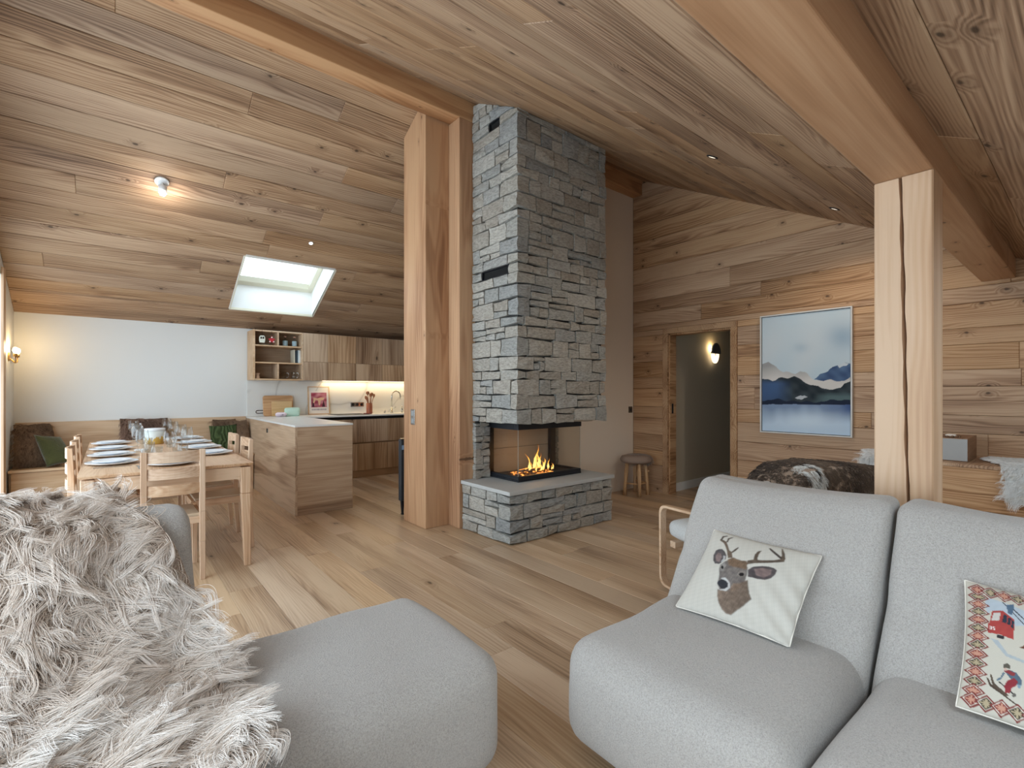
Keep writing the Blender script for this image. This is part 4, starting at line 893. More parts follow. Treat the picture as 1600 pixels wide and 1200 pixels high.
def clothbag(name, c, w, h, d, mat, label, cat, seed):
    o = softbox(name, (c[0] - w / 2, c[1] - d / 2, c[2]), (c[0] + w / 2, c[1] + d / 2, c[2] + h), min(w, h, d) * .42, mat, None, 8, (0, .01, .004), seed=seed, wob=.005,
                warp=lambda P: np.stack([P[:, 0] + (P[:, 2] - c[2]) * .10, P[:, 1] + (P[:, 2] - c[2]) * .25, P[:, 2]], 1)); return tag(o, label, cat)
clothbag('fabric_pouch', (1.945, 7.10, CT), .20, .115, .06, plain('mint_fabric', S(186, 216, 200), .9, bump=.3, var=.04), 'mint green fabric pouch in front of the chopping boards', 'pouch', 4)
m = softbox('folded_cloth', (1.72, 6.98, CT), (1.86, 7.08, CT + .06), .028, plain('pink_white_cloth', S(224, 208, 218), .9, bump=.4, var=.10), None, 8, (.006, .006, .004), seed=9, wob=.010); tag(m, 'crumpled pink and white cloth beside the mint pouch', 'cloth')
# framed poster leaning on the splashback
po = thing('framed_poster', 'small framed red and white poster leaning on the splashback', 'poster', (0, 7.345, CT + .001)); po.rotation_euler = (-.09, 0, 0)
a, b, h = 2.235, 2.55, .415
MB().box(a, a + .014, 0, .016, 0, h).box(b - .014, b, 0, .016, 0, h).box(a + .014, b - .014, 0, .016, 0, .014).box(a + .014, b - .014, 0, .016, h - .014, h).build('frame', BENCHW, po, bev=.0015)
def paint_grid(name, nx, nz, fn, mat, parent, origin, ex, ez):
    u = np.linspace(0, 1, nx)[:, None].repeat(nz, 1); v = np.linspace(0, 1, nz)[None].repeat(nx, 0); O, E, Z_ = (np.array(q, float) for q in (origin, ex, ez))
    V = O + u[..., None] * E + v[..., None] * Z_; o = mesh(name, V.reshape(-1, 3), grid_faces(nx, nz), mat, parent)
    c = fn(u, v); at = o.data.color_attributes.new('paint', 'FLOAT_COLOR', 'POINT'); at.data.foreach_set('color', np.concatenate([c.reshape(-1, 3), np.ones((nx * nz, 1))], 1).astype('f').ravel()); return o
def inpoly(x, y, poly):
    c = np.zeros(x.shape, bool); n = len(poly); j = n - 1
    for i in range(n):
        xi, yi = poly[i]; xj, yj = poly[j]; m = ((yi > y) != (yj > y)); c ^= m & (x < (xj - xi) * (y - yi) / ((yj - yi) if yj != yi else 1e-9) + xi); j = i
    return c
def poster_fn(u, v):
    c = np.ones(u.shape + (3,)) * lin(226, 222, 218); pic = (u > .12) & (u < .90) & (v > .24) & (v < .80); n = vnoise(np.stack([u * 18, v * 24, u * 0], -1), 3)
    c[pic] = (lin(150, 62, 82) + (lin(196, 140, 150) - lin(150, 62, 82)) * np.clip(.4 + .5 * n, 0, 1)[..., None])[pic]
    an = inpoly(u, v, [(.24, .62), (.42, .58), (.62, .62), (.80, .60), (.74, .52), (.60, .50), (.56, .32), (.50, .32), (.46, .50), (.34, .52), (.28, .40), (.22, .40)]); c[an & pic] = lin(214, 178, 150)
    tree = inpoly(u, v, [(.16, .26), (.22, .56), (.28, .26)]) | inpoly(u, v, [(.66, .26), (.74, .50), (.82, .26)]); c[tree & pic & ~an] = lin(70, 44, 54)
    for k in range(9):
        if k not in (7,): c[(u > .10 + k * .078) & (u < .148 + k * .078) & (v > .862) & (v < .925)] = lin(74, 76, 76) if k < 7 else lin(40, 56, 40)
    for k in range(11): c[(u > .14 + k * .068) & (u < .185 + k * .068) & (v > .12) & (v < .185)] = lin(150, 146, 158)
    return c
paint_grid('print', 80, 104, poster_fn, PRINT, po, (a + .014, .010, .014), (b - a - .028, 0, 0), (0, 0, h - .028))
MB().box(a + .01, b - .01, .011, .015, .01, h - .01).build('backing', BENCHW, po)
so = thing('power_outlet', 'steel triple power outlet on the kitchen splashback', 'outlet', (2.98, 7.386, 1.045)); MB().box(-.105, .105, -.010, -.0005, -.033, .033).build('plate', STEEL, so, bev=.002)
for x in (-.068, 0, .068): MB().lathe([(0, 0), (.022, 0), (.022, .002), (0, .002)], (0, 0, 0), 16).build('socket', BLACK, so, mw=Matrix.Translation((x, -.010, 0)) @ Matrix.Rotation(math.pi / 2, 4, 'X'))
TERRA = plain('copper_red', S(150, 84, 58), .45); UT = plain('utensil_wood', S(150, 98, 66), .6)
uc = thing('utensil_crock', 'brown crock holding wooden kitchen spoons', 'utensil holder', (3.10, 7.20, CT + .001)); MB().lathe([(0, 0), (.044, 0), (.046, .004), (.046, .16), (.043, .16), (.042, .006), (0, .006)], seg=24).build('crock', TERRA, uc, True)
for k, (dx, dy, hh, w) in enumerate(((-.05, .0, .27, .020), (-.02, .015, .34, .028), (.01, -.01, .31, .018), (.04, .01, .32, .022), (.065, -.005, .30, .018), (-.035, -.015, .25, .016))):
    s_ = MB().tube([(dx * .2, dy * .3, .01), (dx * .6, dy * .6, .17), (dx, dy, hh - .05)], .006, 8).build('spoon', UT, uc, True)
    MB().tube([(dx, dy, hh - .06), (dx * 1.1, dy, hh - .03), (dx * 1.15, dy, hh)], [.006, w, w * .7], 10).build('spoon_head', UT, s_, True)
fa = thing('kitchen_tap', 'tall curved steel kitchen tap on the worktop', 'tap', (3.48, 7.22, CT + .001)); MB().lathe([(0, 0), (.024, 0), (.024, .008), (.016, .012), (.014, .09), (0, .09)], seg=18).build('base', STEEL, fa, True)
MB().tube([(0, 0, .08), (0, 0, .26)] + [(.075 - .075 * math.cos(math.radians(a)), 0, .26 + .085 * math.sin(math.radians(a))) for a in range(20, 181, 20)] + [(.15, 0, .21)], .010, 10).build('spout', STEEL, fa, True)
MB().tube([(.014, 0, .06), (.05, -.01, .075), (.065, -.012, .095)], .006, 8).build('lever', STEEL, fa, True)
for x, h, l in ((3.36, .05, 'short steel button beside the kitchen tap'), (3.66, .10, 'steel soap dispenser on the far side of the kitchen tap')):
    o = MB().lathe([(0, 0), (.014, 0), (.014, h * .6), (.008, h * .65), (.008, h), (0, h)], (x, 7.22, CT + .001), 14).build('soap_dispenser', STEEL, None, True); tag(o, l, 'dispenser')
o = MB().box(2.93, 3.03, 6.95, 7.02, CT + .0055, CT + .018).build('red_cloth', plain('dark_red', S(120, 40, 40), .8), bev=.004); tag(o, 'small dark red folded cloth lying by the crock', 'cloth')
# black slim appliance behind the post
bp = thing('panel_heater', 'slim black upright panel on a thin foot behind the timber post', 'panel', (2.27, 4.53, 0))
MB().box(0, .34, -.03, .03, .14, .76).build('panel', plain('graphite', S(44, 50, 56), .4), bp, bev=.008); MB().box(.008, .34, -.028, .028, .762, .772).build('cap', STEEL, bp)
MB().hexa([(.025, -.012, 0), (.037, -.012, 0), (.037, .012, 0), (.025, .012, 0), (.015, -.016, .14), (.045, -.016, .14), (.045, .016, .14), (.015, .016, .14)]).build('foot', BLACK, bp); MB().box(.02, .30, -.02, .02, 0, .006).build('foot_bar', BLACK, bp)
MB().box(.010, .034, -.0312, -.030, .66, .705).build('sticker', plain('pale_blue_sticker', S(140, 170, 200), .5), bp)
# switch on the post
sw = thing('light_switch', 'brushed steel double switch plate on the thick timber post', 'switch', (2.2109, 4.13, 1.008)); MB().box(-.010, -.0003, -.037, .037, -.072, .072).build('plate', STEEL, sw, bev=.002)
for z in (-.035, .035): MB().box(-.012, -.010, -.022, .022, z - .022, z + .022).build('button', plain('switch_grey_%d' % (z > 0), S(170, 176, 178), .35, metal=.6), sw, bev=.001)
so = thing('power_outlet', 'small dark power outlet on the white wall beside the wood wall', 'outlet', (5.165, YP, 1.015)); MB().box(-.035, .035, -.010, -.0005, -.04, .04).build('plate', plain('bronze_plate', S(96, 84, 70), .4, metal=.5), so, bev=.002); MB().box(-.018, .018, -.012, -.010, -.02, .02).build('socket', BLACK, so)
# ---------------------------------------------------------------- lounge seating
def sofa_module(label, x0, x1, y0, y1, cut=.004, seed=0):
    """armless module facing -x; back leans towards +x"""
    t = thing('sofa_module', label, 'sofa', (x0, (y0 + y1) / 2, 0), group='boucle sofa modules')
    w = (y1 - y0) / 2; d = x1 - x0
    softbox('seat', (0, -w + .004, .052), (d - .06, w - .004, .408), .092, BOUCLE, t, 22, (.022, 0, .010), seed=seed)
    def lean(P): P = P.copy(); k_ = np.clip((.70 - P[:, 0]) / .08, 0, 1); P[:, 0] += k_ * .016 * np.exp(-((P[:, 2] - .575) / .022) ** 2) + (P[:, 2] - .38) * .56; P[:, 2] -= .020 * np.clip(1 - (P[:, 1] / w) ** 2, 0, 1) * np.clip((P[:, 2] - .6) / .2, 0, 1); return P
    softbox('backrest', (.602, -w + .004, .16), (.782, w - cut, .872), .042, BOUCLE, t, 30, (.028, 0, .004), lean, seed + 3)
    MB().box(.12, d - .12, -w + .08, w - .08, 0, .06).build('plinth', BLACK, t); return t
sofa_module('grey boucle sofa module with the deer cushion', 1.195, 2.28, .456, 1.195, .024, seed=1)
sofa_module('grey boucle sofa module with the ski-scene cushion', 1.195, 2.28, -.285, .450, .002, seed=7)
sl = thing('sofa_module', 'grey boucle sofa module covered by the long-haired fur throw', 'sofa', (-.14, 1.5, 0), group='boucle sofa modules')
softbox('seat', (-.37, -.60, .052), (.35, .40, .405), .11, BOUCLE, sl, 14, (0, .012, .012), seed=4)
def lean2(P): P = P.copy(); P[:, 1] += (P[:, 2] - .38) * .52; return P
softbox('backrest', (-.366, .18, .34), (.352, .37, .858), .055, BOUCLE, sl, 16, (0, .016, .004), lean2, 5)
MB().box(-.3, .28, -.5, .42, 0, .06).build('plinth', BLACK, sl)
ot = thing('ottoman', 'low grey boucle ottoman beside the fur throw', 'ottoman', (.62, 1.555, 0))
softbox('cushion_block', (-.375, -.335, .03), (.375, .335, .408), .085, BOUCLE, ot, 20, (.014, .014, .014), seed=11); MB().box(-.3, .3, -.25, .25, 0, .05).build('plinth', BLACK, ot)
# long-haired throw
pr = np.array([(2.27, .42), (2.26, .62), (2.22, .80), (2.15, .89), (2.04, .905), (1.93, .87), (1.835, .745), (1.765, .605), (1.695, .495), (1.60, .447), (1.45, .440), (1.25, .440), (1.03, .435), (.91, .40), (.865, .28), (.855, .16)])
xr = np.array([-.02, -.02, .0, .02, .03, .08, .16, .215, .25, .262, .25, .255, .24, .24, .235, .23])
ar = np.concatenate([[0], np.cumsum(np.linalg.norm(np.diff(pr, axis=0), axis=1))]); s = np.linspace(0, ar[-1], 60)
py, pz, px = np.interp(s, ar, pr[:, 0]), np.interp(s, ar, pr[:, 1]), np.interp(s, ar, xr)
u = np.linspace(0, 1, 40)[:, None]; GXr = -.66 + (px[None] + .66) * u; G = np.stack([GXr, py[None].repeat(40, 0), pz[None].repeat(40, 0)], -1)
N = grid_normals(G); N = N * np.sign((N * np.array([0, -.3, 1.])).sum(-1, keepdims=True).mean()); fold = .016 * np.sin(G[..., 0] * 13 + G[..., 1] * 9) + .012 * np.sin(G[..., 0] * 27 - G[..., 1] * 15 + 1) + .012 * vnoise(G * 11, 3)
G = G + N * (fold + .018)[..., None]; G[..., 0] += .012 * np.sin(G[..., 1] * 21)[..., :] * u
th = thing('fur_throw', 'long-haired beige fur throw draped over the sofa back and seat', 'throw', (0, 0, 0))
Gs = G if grid_normals(G)[20, 30, 2] > 0 else G[::-1]
sheet('hide', Gs, plain('throw_backing', S(150, 130, 114), .9), th, .008)
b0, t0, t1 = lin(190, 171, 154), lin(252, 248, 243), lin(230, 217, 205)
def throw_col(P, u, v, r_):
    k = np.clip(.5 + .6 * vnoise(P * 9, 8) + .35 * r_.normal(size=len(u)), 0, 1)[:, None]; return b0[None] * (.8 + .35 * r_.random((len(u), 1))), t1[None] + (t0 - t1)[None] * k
def throw_comb(P, u, v):
    a = vnoise(P * 4.5, 12) * 2.2; dn = np.stack([np.sin(a), -.9 * np.cos(a), -.25 * np.ones_like(a)], 1); dn[:, 0] += .5; return dn
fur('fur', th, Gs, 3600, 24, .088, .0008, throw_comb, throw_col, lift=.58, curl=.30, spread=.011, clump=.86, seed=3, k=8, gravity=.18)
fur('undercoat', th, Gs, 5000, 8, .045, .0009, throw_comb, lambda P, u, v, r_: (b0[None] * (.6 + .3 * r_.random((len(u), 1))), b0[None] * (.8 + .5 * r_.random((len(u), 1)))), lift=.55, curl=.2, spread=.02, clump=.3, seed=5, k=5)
# ---------------------------------------------------------------- printed cushions
DEER = {
    'neck': [(0.33, 0.72), (0.35, 0.79), (0.381, 0.854), (0.436, 0.919), (0.481, 0.944), (0.524, 0.94), (0.557, 0.892), (0.589, 0.842), (0.617, 0.781), (0.654, 0.722), (0.619, 0.668), (0.585, 0.592), (0.558, 0.524), (0.506, 0.597), (0.44, 0.702)],
    'head': [(0.31, 0.37), (0.352, 0.334), (0.414, 0.326), (0.481, 0.337), (0.515, 0.393), (0.538, 0.479), (0.539, 0.558), (0.521, 0.643), (0.478, 0.693), (0.416, 0.722), (0.353, 0.724), (0.313, 0.673), (0.307, 0.635), (0.297, 0.571), (0.268, 0.499), (0.261, 0.445), (0.286, 0.393)],
    'brow': [(0.301, 0.359), (0.345, 0.315), (0.416, 0.332), (0.479, 0.316), (0.508, 0.382), (0.509, 0.423), (0.447, 0.425), (0.387, 0.434), (0.342, 0.429)],
    'cheek': [(0.27, 0.456), (0.29, 0.406), (0.323, 0.436), (0.321, 0.521), (0.29, 0.519)],
    'eyering': [(0.456, 0.51), (0.451, 0.465), (0.485, 0.443), (0.517, 0.447), (0.524, 0.498), (0.484, 0.533)],
    'muz': [(0.324, 0.602), (0.364, 0.579), (0.42, 0.618), (0.442, 0.675), (0.416, 0.722), (0.354, 0.726), (0.318, 0.692), (0.349, 0.726), (0.397, 0.7), (0.406, 0.637)],
    'nose': [(0.311, 0.64), (0.343, 0.608), (0.382, 0.613), (0.41, 0.635), (0.418, 0.671), (0.398, 0.703), (0.363, 0.707), (0.327, 0.681), (0.309, 0.662)],
    'jaw': [(0.452, 0.619), (0.506, 0.597), (0.539, 0.558), (0.523, 0.649), (0.47, 0.7), (0.442, 0.708)],
    'eyeL': [(0.281, 0.476), (0.283, 0.451), (0.301, 0.459), (0.311, 0.486), (0.3, 0.498)],
    'eyeR': [(0.462, 0.5), (0.47, 0.478), (0.491, 0.467), (0.508, 0.477), (0.507, 0.504), (0.484, 0.516)],
    'earL': [(0.167, 0.253), (0.141, 0.277), (0.14, 0.344), (0.165, 0.408), (0.2, 0.446), (0.244, 0.444), (0.269, 0.407), (0.286, 0.365), (0.273, 0.312), (0.234, 0.267), (0.198, 0.246)],
    'earLi': [(0.174, 0.302), (0.168, 0.349), (0.198, 0.411), (0.239, 0.418), (0.238, 0.353), (0.209, 0.305)],
    'earLw': [(0.243, 0.322), (0.268, 0.328), (0.281, 0.381), (0.261, 0.417), (0.252, 0.406), (0.257, 0.361)],
    'earR': [(0.523, 0.417), (0.552, 0.366), (0.621, 0.329), (0.685, 0.312), (0.725, 0.315), (0.754, 0.33), (0.755, 0.383), (0.732, 0.437), (0.695, 0.474), (0.64, 0.486), (0.581, 0.489), (0.548, 0.495)],
    'earRi': [(0.569, 0.387), (0.637, 0.348), (0.714, 0.343), (0.72, 0.396), (0.678, 0.451), (0.609, 0.452)],
    'ant1': [(0.301, 0.345), (0.34, 0.324), (0.308, 0.255), (0.277, 0.244), (0.232, 0.178), (0.203, 0.139), (0.171, 0.125), (0.126, 0.118), (0.13, 0.139), (0.179, 0.161), (0.215, 0.199), (0.249, 0.247)],
    'ant2': [(0.301, 0.258), (0.32, 0.21), (0.342, 0.163), (0.347, 0.186), (0.334, 0.235), (0.317, 0.264)],
    'ant3': [(0.129, 0.133), (0.131, 0.07), (0.171, 0.045), (0.183, 0.056), (0.151, 0.085), (0.151, 0.126)],
    'ant4': [(0.199, 0.144), (0.198, 0.079), (0.24, 0.041), (0.236, 0.061), (0.217, 0.087), (0.219, 0.14)],
    'ant5': [(0.493, 0.36), (0.548, 0.322), (0.655, 0.276), (0.731, 0.234), (0.774, 0.205), (0.77, 0.163), (0.745, 0.103), (0.706, 0.043), (0.692, 0.036), (0.705, 0.074), (0.731, 0.136), (0.735, 0.186), (0.689, 0.222), (0.6, 0.261), (0.533, 0.276), (0.483, 0.311)],
    'ant6': [(0.528, 0.28), (0.516, 0.211), (0.524, 0.156), (0.552, 0.136), (0.548, 0.186), (0.553, 0.24), (0.567, 0.277)],
    'ant7': [(0.737, 0.186), (0.674, 0.144), (0.622, 0.106), (0.594, 0.08), (0.606, 0.07), (0.656, 0.103), (0.717, 0.144), (0.748, 0.164)],
}
SKI = {
    'cabin': [(0.137, 0.233), (0.188, 0.209), (0.245, 0.266), (0.238, 0.426), (0.175, 0.415), (0.115, 0.424), (0.118, 0.345), (0.125, 0.336)],
    'cabtop': [(0.137, 0.233), (0.188, 0.209), (0.173, 0.317), (0.125, 0.336)],
    'cabwin': [(0.144, 0.247), (0.18, 0.23), (0.17, 0.302), (0.132, 0.318)],
    'side1': [(0.195, 0.234), (0.211, 0.249), (0.205, 0.313), (0.184, 0.307)],
    'side2': [(0.216, 0.252), (0.229, 0.263), (0.223, 0.321), (0.209, 0.313)],
    'side3': [(0.231, 0.269), (0.243, 0.281), (0.238, 0.34), (0.227, 0.33)],
    'under': [(0.158, 0.422), (0.197, 0.415), (0.196, 0.442), (0.163, 0.448)],
    'arm': [(0.21, 0.147), (0.242, 0.126), (0.242, 0.172), (0.233, 0.227), (0.211, 0.221)],
    'cable1': [(0.187, 0.131), (0.191, 0.127), (0.291, 0.283), (0.291, 0.294)],
    'cable2': [(0.236, 0.175), (0.241, 0.168), (0.291, 0.237), (0.291, 0.248)],
    'hat': [(0.194, 0.63), (0.212, 0.615), (0.228, 0.627), (0.225, 0.653), (0.21, 0.652), (0.195, 0.657)],
    'face': [(0.196, 0.656), (0.21, 0.652), (0.213, 0.667), (0.202, 0.676)],
    'torso': [(0.201, 0.676), (0.225, 0.658), (0.255, 0.666), (0.279, 0.707), (0.279, 0.745), (0.259, 0.747), (0.226, 0.717)],
    'scarf': [(0.198, 0.678), (0.219, 0.66), (0.252, 0.673), (0.243, 0.697), (0.219, 0.691)],
    'armL': [(0.195, 0.685), (0.204, 0.694), (0.184, 0.75), (0.171, 0.762), (0.169, 0.748), (0.184, 0.731)],
    'armR': [(0.261, 0.745), (0.279, 0.74), (0.27, 0.771), (0.26, 0.765)],
    'pants': [(0.214, 0.743), (0.244, 0.707), (0.263, 0.725), (0.253, 0.76), (0.238, 0.777), (0.23, 0.82), (0.208, 0.828), (0.205, 0.777)],
    'ski1': [(0.121, 0.757), (0.129, 0.756), (0.145, 0.791), (0.197, 0.834), (0.292, 0.9), (0.292, 0.909), (0.192, 0.842), (0.139, 0.809)],
    'ski2': [(0.136, 0.729), (0.143, 0.723), (0.16, 0.783), (0.215, 0.829), (0.224, 0.838), (0.215, 0.847), (0.151, 0.798)],
    'pole': [(0.177, 0.766), (0.181, 0.759), (0.247, 0.815), (0.244, 0.823)],
    'basket': [(0.239, 0.829), (0.25, 0.81), (0.259, 0.818), (0.253, 0.835), (0.242, 0.84)],
    'roof': [(0.263, 0.476), (0.291, 0.445), (0.292, 0.478)],
    'shadow1': [(0.128, 0.461), (0.166, 0.463), (0.212, 0.544), (0.292, 0.562), (0.292, 0.582), (0.206, 0.568)],
    'sky': [(0.098, 0.194), (0.113, 0.122), (0.187, 0.129), (0.291, 0.16), (0.291, 0.292), (0.245, 0.315), (0.24, 0.274), (0.188, 0.209), (0.129, 0.237), (0.117, 0.277)],
}
def blob(c, poly, col, u, v, var=.0, seed=0):
    m = inpoly(u, v, poly); k = 1 + var * vnoise(np.stack([u * 90, v * 90, u * 0], -1), seed) if var else np.ones(u.shape); c[m] = (lin(*col)[None, None] * k[..., None])[m]
def deer_fn(u, v):
    c = np.ones(u.shape + (3,)) * lin(208, 203, 192); D = DEER
    fl_ = vnoise(np.stack([u * 150 + v * 40, v * 60, u * 0], -1), 4) * .6 + vnoise(np.stack([u * 320, v * 170, u * 0], -1), 6) * .5
    for k, col, var in (('ant1', (112, 96, 82), .2), ('ant2', (86, 74, 66), .1), ('ant3', (92, 82, 74), .1), ('ant4', (92, 82, 74), .1), ('ant5', (100, 86, 74), .2), ('ant6', (96, 82, 70), .1), ('ant7', (76, 66, 60), .1),
                        ('earL', (92, 86, 86), .2), ('earLi', (142, 122, 118), .2), ('earLw', (186, 184, 182), 0), ('earR', (86, 78, 78), .2), ('earRi', (130, 110, 106), .2), ('neck', (126, 108, 94), .2), ('head', (118, 110, 105), .2), ('jaw', (136, 114, 97), .15), ('brow', (120, 98, 79), .2), ('cheek', (150, 144, 138), .1), ('eyering', (138, 129, 121), .1)): blob(c, D[k], col, u, v, var, 3)
    body = np.zeros(u.shape, bool)
    for k in ('neck', 'head', 'jaw', 'brow', 'cheek', 'eyering'): body |= inpoly(u, v, D[k])
    hx = np.mean([p[0] for p in D['head']]); hy_ = np.mean([p[1] for p in D['head']]); lit = 1.12 - 3.2 * np.abs(u - hx + .01) ** 1.1 * .6 + .35 * (hy_ - v) * .4
    for _ in range(5): q_ = c.copy(); q_[1:-1, 1:-1] = (c[1:-1, 1:-1] + c[:-2, 1:-1] + c[2:, 1:-1] + c[1:-1, :-2] + c[1:-1, 2:]) / 5; c = np.where(body[..., None], q_, c)
    c = np.where(body[..., None], c * (np.clip(lit, .62, 1.15) * (1 + .22 * fl_))[..., None], c)
    for k, col in (('muz', (196, 194, 190)), ('nose', (52, 52, 56)), ('eyeL', (30, 26, 26)), ('eyeR', (30, 26, 26))): blob(c, D[k], col, u, v, .1, 3)
    for _ in range(2): c[1:-1, 1:-1] = (c[1:-1, 1:-1] * 2 + c[:-2, 1:-1] + c[2:, 1:-1] + c[1:-1, :-2] + c[1:-1, 2:]) / 6
    return c * (1 + .05 * vnoise(np.stack([u * 260, v * 190, u * 0], -1), 9))[..., None] * .80
def ski_fn(u, v):
    c = np.ones(u.shape + (3,)) * lin(210, 202, 184); D = SKI
    blob(c, D['sky'], (186, 198, 208), u, v, .04)
    for k, col in (('shadow1', (178, 186, 190)), ('cable1', (60, 64, 70)), ('cable2', (60, 64, 70)), ('arm', (84, 112, 138)), ('under', (60, 56, 60)), ('cabin', (186, 58, 50)), ('cabwin', (214, 206, 196)), ('side1', (50, 60, 76)), ('side2', (50, 60, 76)), ('side3', (50, 60, 76)),
                   ('roof', (120, 70, 44)), ('ski1', (86, 70, 56)), ('ski2', (96, 78, 62)), ('pole', (70, 66, 62)), ('basket', (110, 104, 96)), ('torso', (88, 110, 128)), ('scarf', (150, 52, 56)), ('armL', (96, 120, 138)), ('armR', (130, 160, 178)), ('pants', (158, 40, 50)), ('face', (214, 178, 156)), ('hat', (98, 90, 78))): blob(c, D[k], col, u, v, .06)
    for e in range(4):
        uu, vv = (u, v) if e == 0 else ((1 - u, v) if e == 1 else ((v, u) if e == 2 else (1 - v, u)))
        for k in range(14):
            ce = .065 + k * .067; du, dv = np.abs(uu - .068), np.abs(vv - ce); m = du / .040 + dv / .036; col = lin(150, 58, 50) if k % 2 == 0 else lin(88, 76, 60)
            c[(m < 1.45) & (m >= 1.15)] = lin(140, 60, 52); c[(m < 1.15) & (m >= 1.0)] = lin(226, 214, 196); c[m < 1] = col
            st = (m < .8) & ((du < .005) | (dv < .005) | (np.abs(uu - .068 - (vv - ce)) < .005) | (np.abs(uu - .068 + (vv - ce)) < .005)); c[st] = lin(214, 150, 120) if k % 2 == 0 else lin(190, 170, 130)
    g_ = c.mean(-1, keepdims=True); return (c + (g_ - c) * .18) * .78
def printed(name, c, thick, fn, label, seed, n=190):
    t = thing(name, label, 'cushion', (0, 0, 0)); A = pillow_grid(c, thick, n, .045, .0035, seed, 1); B = pillow_grid(c, thick, n, .045, .0035, seed + 5, -1)
    wr = .0035 * np.sin((np.linspace(0, 1, n)[:, None] - np.linspace(0, 1, n)[None]) * 26) * np.clip(np.linspace(-.6, 1, n)[:, None] + np.linspace(-.8, .4, n)[None], 0, 1); N = grid_normals(A); A[1:-1, 1:-1] += (N * wr[..., None])[1:-1, 1:-1]
    uu = np.linspace(0, 1, n)[:, None].repeat(n, 1); vv = np.linspace(0, 1, n)[None].repeat(n, 0); col = fn(uu, vv)
    o = mesh('printed_front', A.reshape(-1, 3), grid_faces(n, n), PRINT, t, True); at = o.data.color_attributes.new('paint', 'FLOAT_COLOR', 'POINT'); at.data.foreach_set('color', np.concatenate([col.reshape(-1, 3), np.ones((n * n, 1))], 1).astype('f').ravel())
    Bs = B[::5, ::5] if (n - 1) % 5 else B[::(n - 1) // 19, ::(n - 1) // 19]; k = Bs.shape[0]
    mesh('back_cover', Bs.reshape(-1, 3), [f[::-1] for f in grid_faces(k, k)], plain(name + '_linen', S(216, 210, 198), .9), t, True)
    ed = np.concatenate([A[:, 0], A[-1, 1:], A[-2::-1, -1], A[0, -2:0:-1]])[::6]; MB().tube(list(ed) + [ed[0]], .0022, 6, False).build('piping', plain(name + '_piping', S(224, 218, 206), .9), t, True)
    return t, A
printed('deer_cushion', [(1.94, 1.025, .674), (1.94, .628, .668), (1.69, 1.050, .418), (1.69, .640, .426)], .09, deer_fn, 'cream square cushion printed with a deer head with antlers', 3, 248)
t, A = printed('ski_cushion', [(1.94, .256, .694), (1.94, -.155, .68), (1.69, .240, .435), (1.69, -.175, .43)], .09, ski_fn, 'cream cushion printed with a red cable car and a skier', 8, 229)
NA = grid_normals(A); NA = NA * np.sign((NA * np.array([-1, 0, .3])).sum(-1).mean())
def stroke(m, u0, v0, u1, v1):
    uv_ = np.array([(u0, v0), (u1, v0), (u1, v1), (u0, v1)]); p = sample_grid(A, uv_[:, 0], uv_[:, 1]) + sample_grid(NA, uv_[:, 0], uv_[:, 1]) * .0012; m.add(p, [(0, 1, 2, 3)])
def digit(m, segs, u, v, w, h, t_=.0035):
    for s_ in segs:
        q = {'a': (0, 0, w, t_), 'g': (0, h / 2 - t_ / 2, w, h / 2 + t_ / 2), 'd': (0, h - t_, w, h), 'f': (0, 0, t_, h / 2), 'b': (w - t_, 0, w, h / 2), 'e': (0, h / 2, t_, h), 'c': (w - t_, h / 2, w, h)}[s_]; stroke(m, u + q[0], v + q[1], u + q[2], v + q[3])
m = MB(); digit(m, 'abgcd', .124, .368, .012, .026); digit(m, 'afgcd', .140, .366, .012, .026); m.build('number_print', plain('number_white', S(232, 226, 220), .8), t)
# ---------------------------------------------------------------- armchair with hide, behind the sofa
ac = thing('armchair', 'bent-wood armchair with pale cushion behind the sofa', 'armchair', (2.73, 1.79, 0), math.radians(-20.5))
# local: x across to the other side, y towards the back is negative
def loopframe(x):
    c = [(-.005, .03), (.0, .52), (-.62, .56), (-.62, .03)]; pts = []; R = .055
    P = [Vector((0, y, z)) for y, z in c]
    for i in range(4):
        p, a, b = P[i], P[i - 1], P[(i + 1) % 4]; da = (a - p).normalized(); db = (b - p).normalized()
        for k in range(6): t_ = k / 5; pts.append(p + da * R * (1 - t_) ** 2 + db * R * t_ ** 2)
    V = []; F = []; n = len(pts); cen = sum(pts, Vector()) / n
    for p in pts:
        q = (p - cen).normalized()
        for sx, so in ((-.022, -.011), (.022, -.011), (.022, .011), (-.022, .011)): V.append((x + sx, p.y + q.y * so, p.z + q.z * so))
    for i in range(n): j = (i + 1) % n; F += [(4 * i + k, 4 * i + (k + 1) % 4, 4 * j + (k + 1) % 4, 4 * j + k) for k in range(4)]
    m_ = MB(); m_.add(V, F); m_.build('side_frame', OAK['Y'], ac, bev=.004)
loopframe(0); loopframe(.64)
MB().box(.02, .62, -.10, -.05, .27, .31).build('cross_rail', OAK['X'], ac, bev=.004); MB().box(.02, .62, -.56, -.51, .24, .28).build('cross_rail', OAK['X'], ac, bev=.004)
PALE = boucle('pale_cushion', S(204, 206, 204))
softbox('seat_cushion', (.035, -.58, .315), (.605, .01, .43), .05, PALE, ac, 10, (.01, .01, .02), seed=2)
softbox('back_cushion', (.035, -.66, .40), (.605, -.55, .78), .05, PALE, ac, 10, (.01, .01, .01), seed=5, warp=lambda P: np.stack([P[:, 0], P[:, 1] - (P[:, 2] - .4) * .22, P[:, 2]], 1))
hd = thing('reindeer_hide', 'dark brown reindeer hide with a white stripe over the armchair back', 'hide', (2.73, 1.79, 0), math.radians(-20.5))
nu, nv = 34, 40; a = np.linspace(.10, .98, nu)[:, None]; q = np.linspace(0, 1, nv)[None]
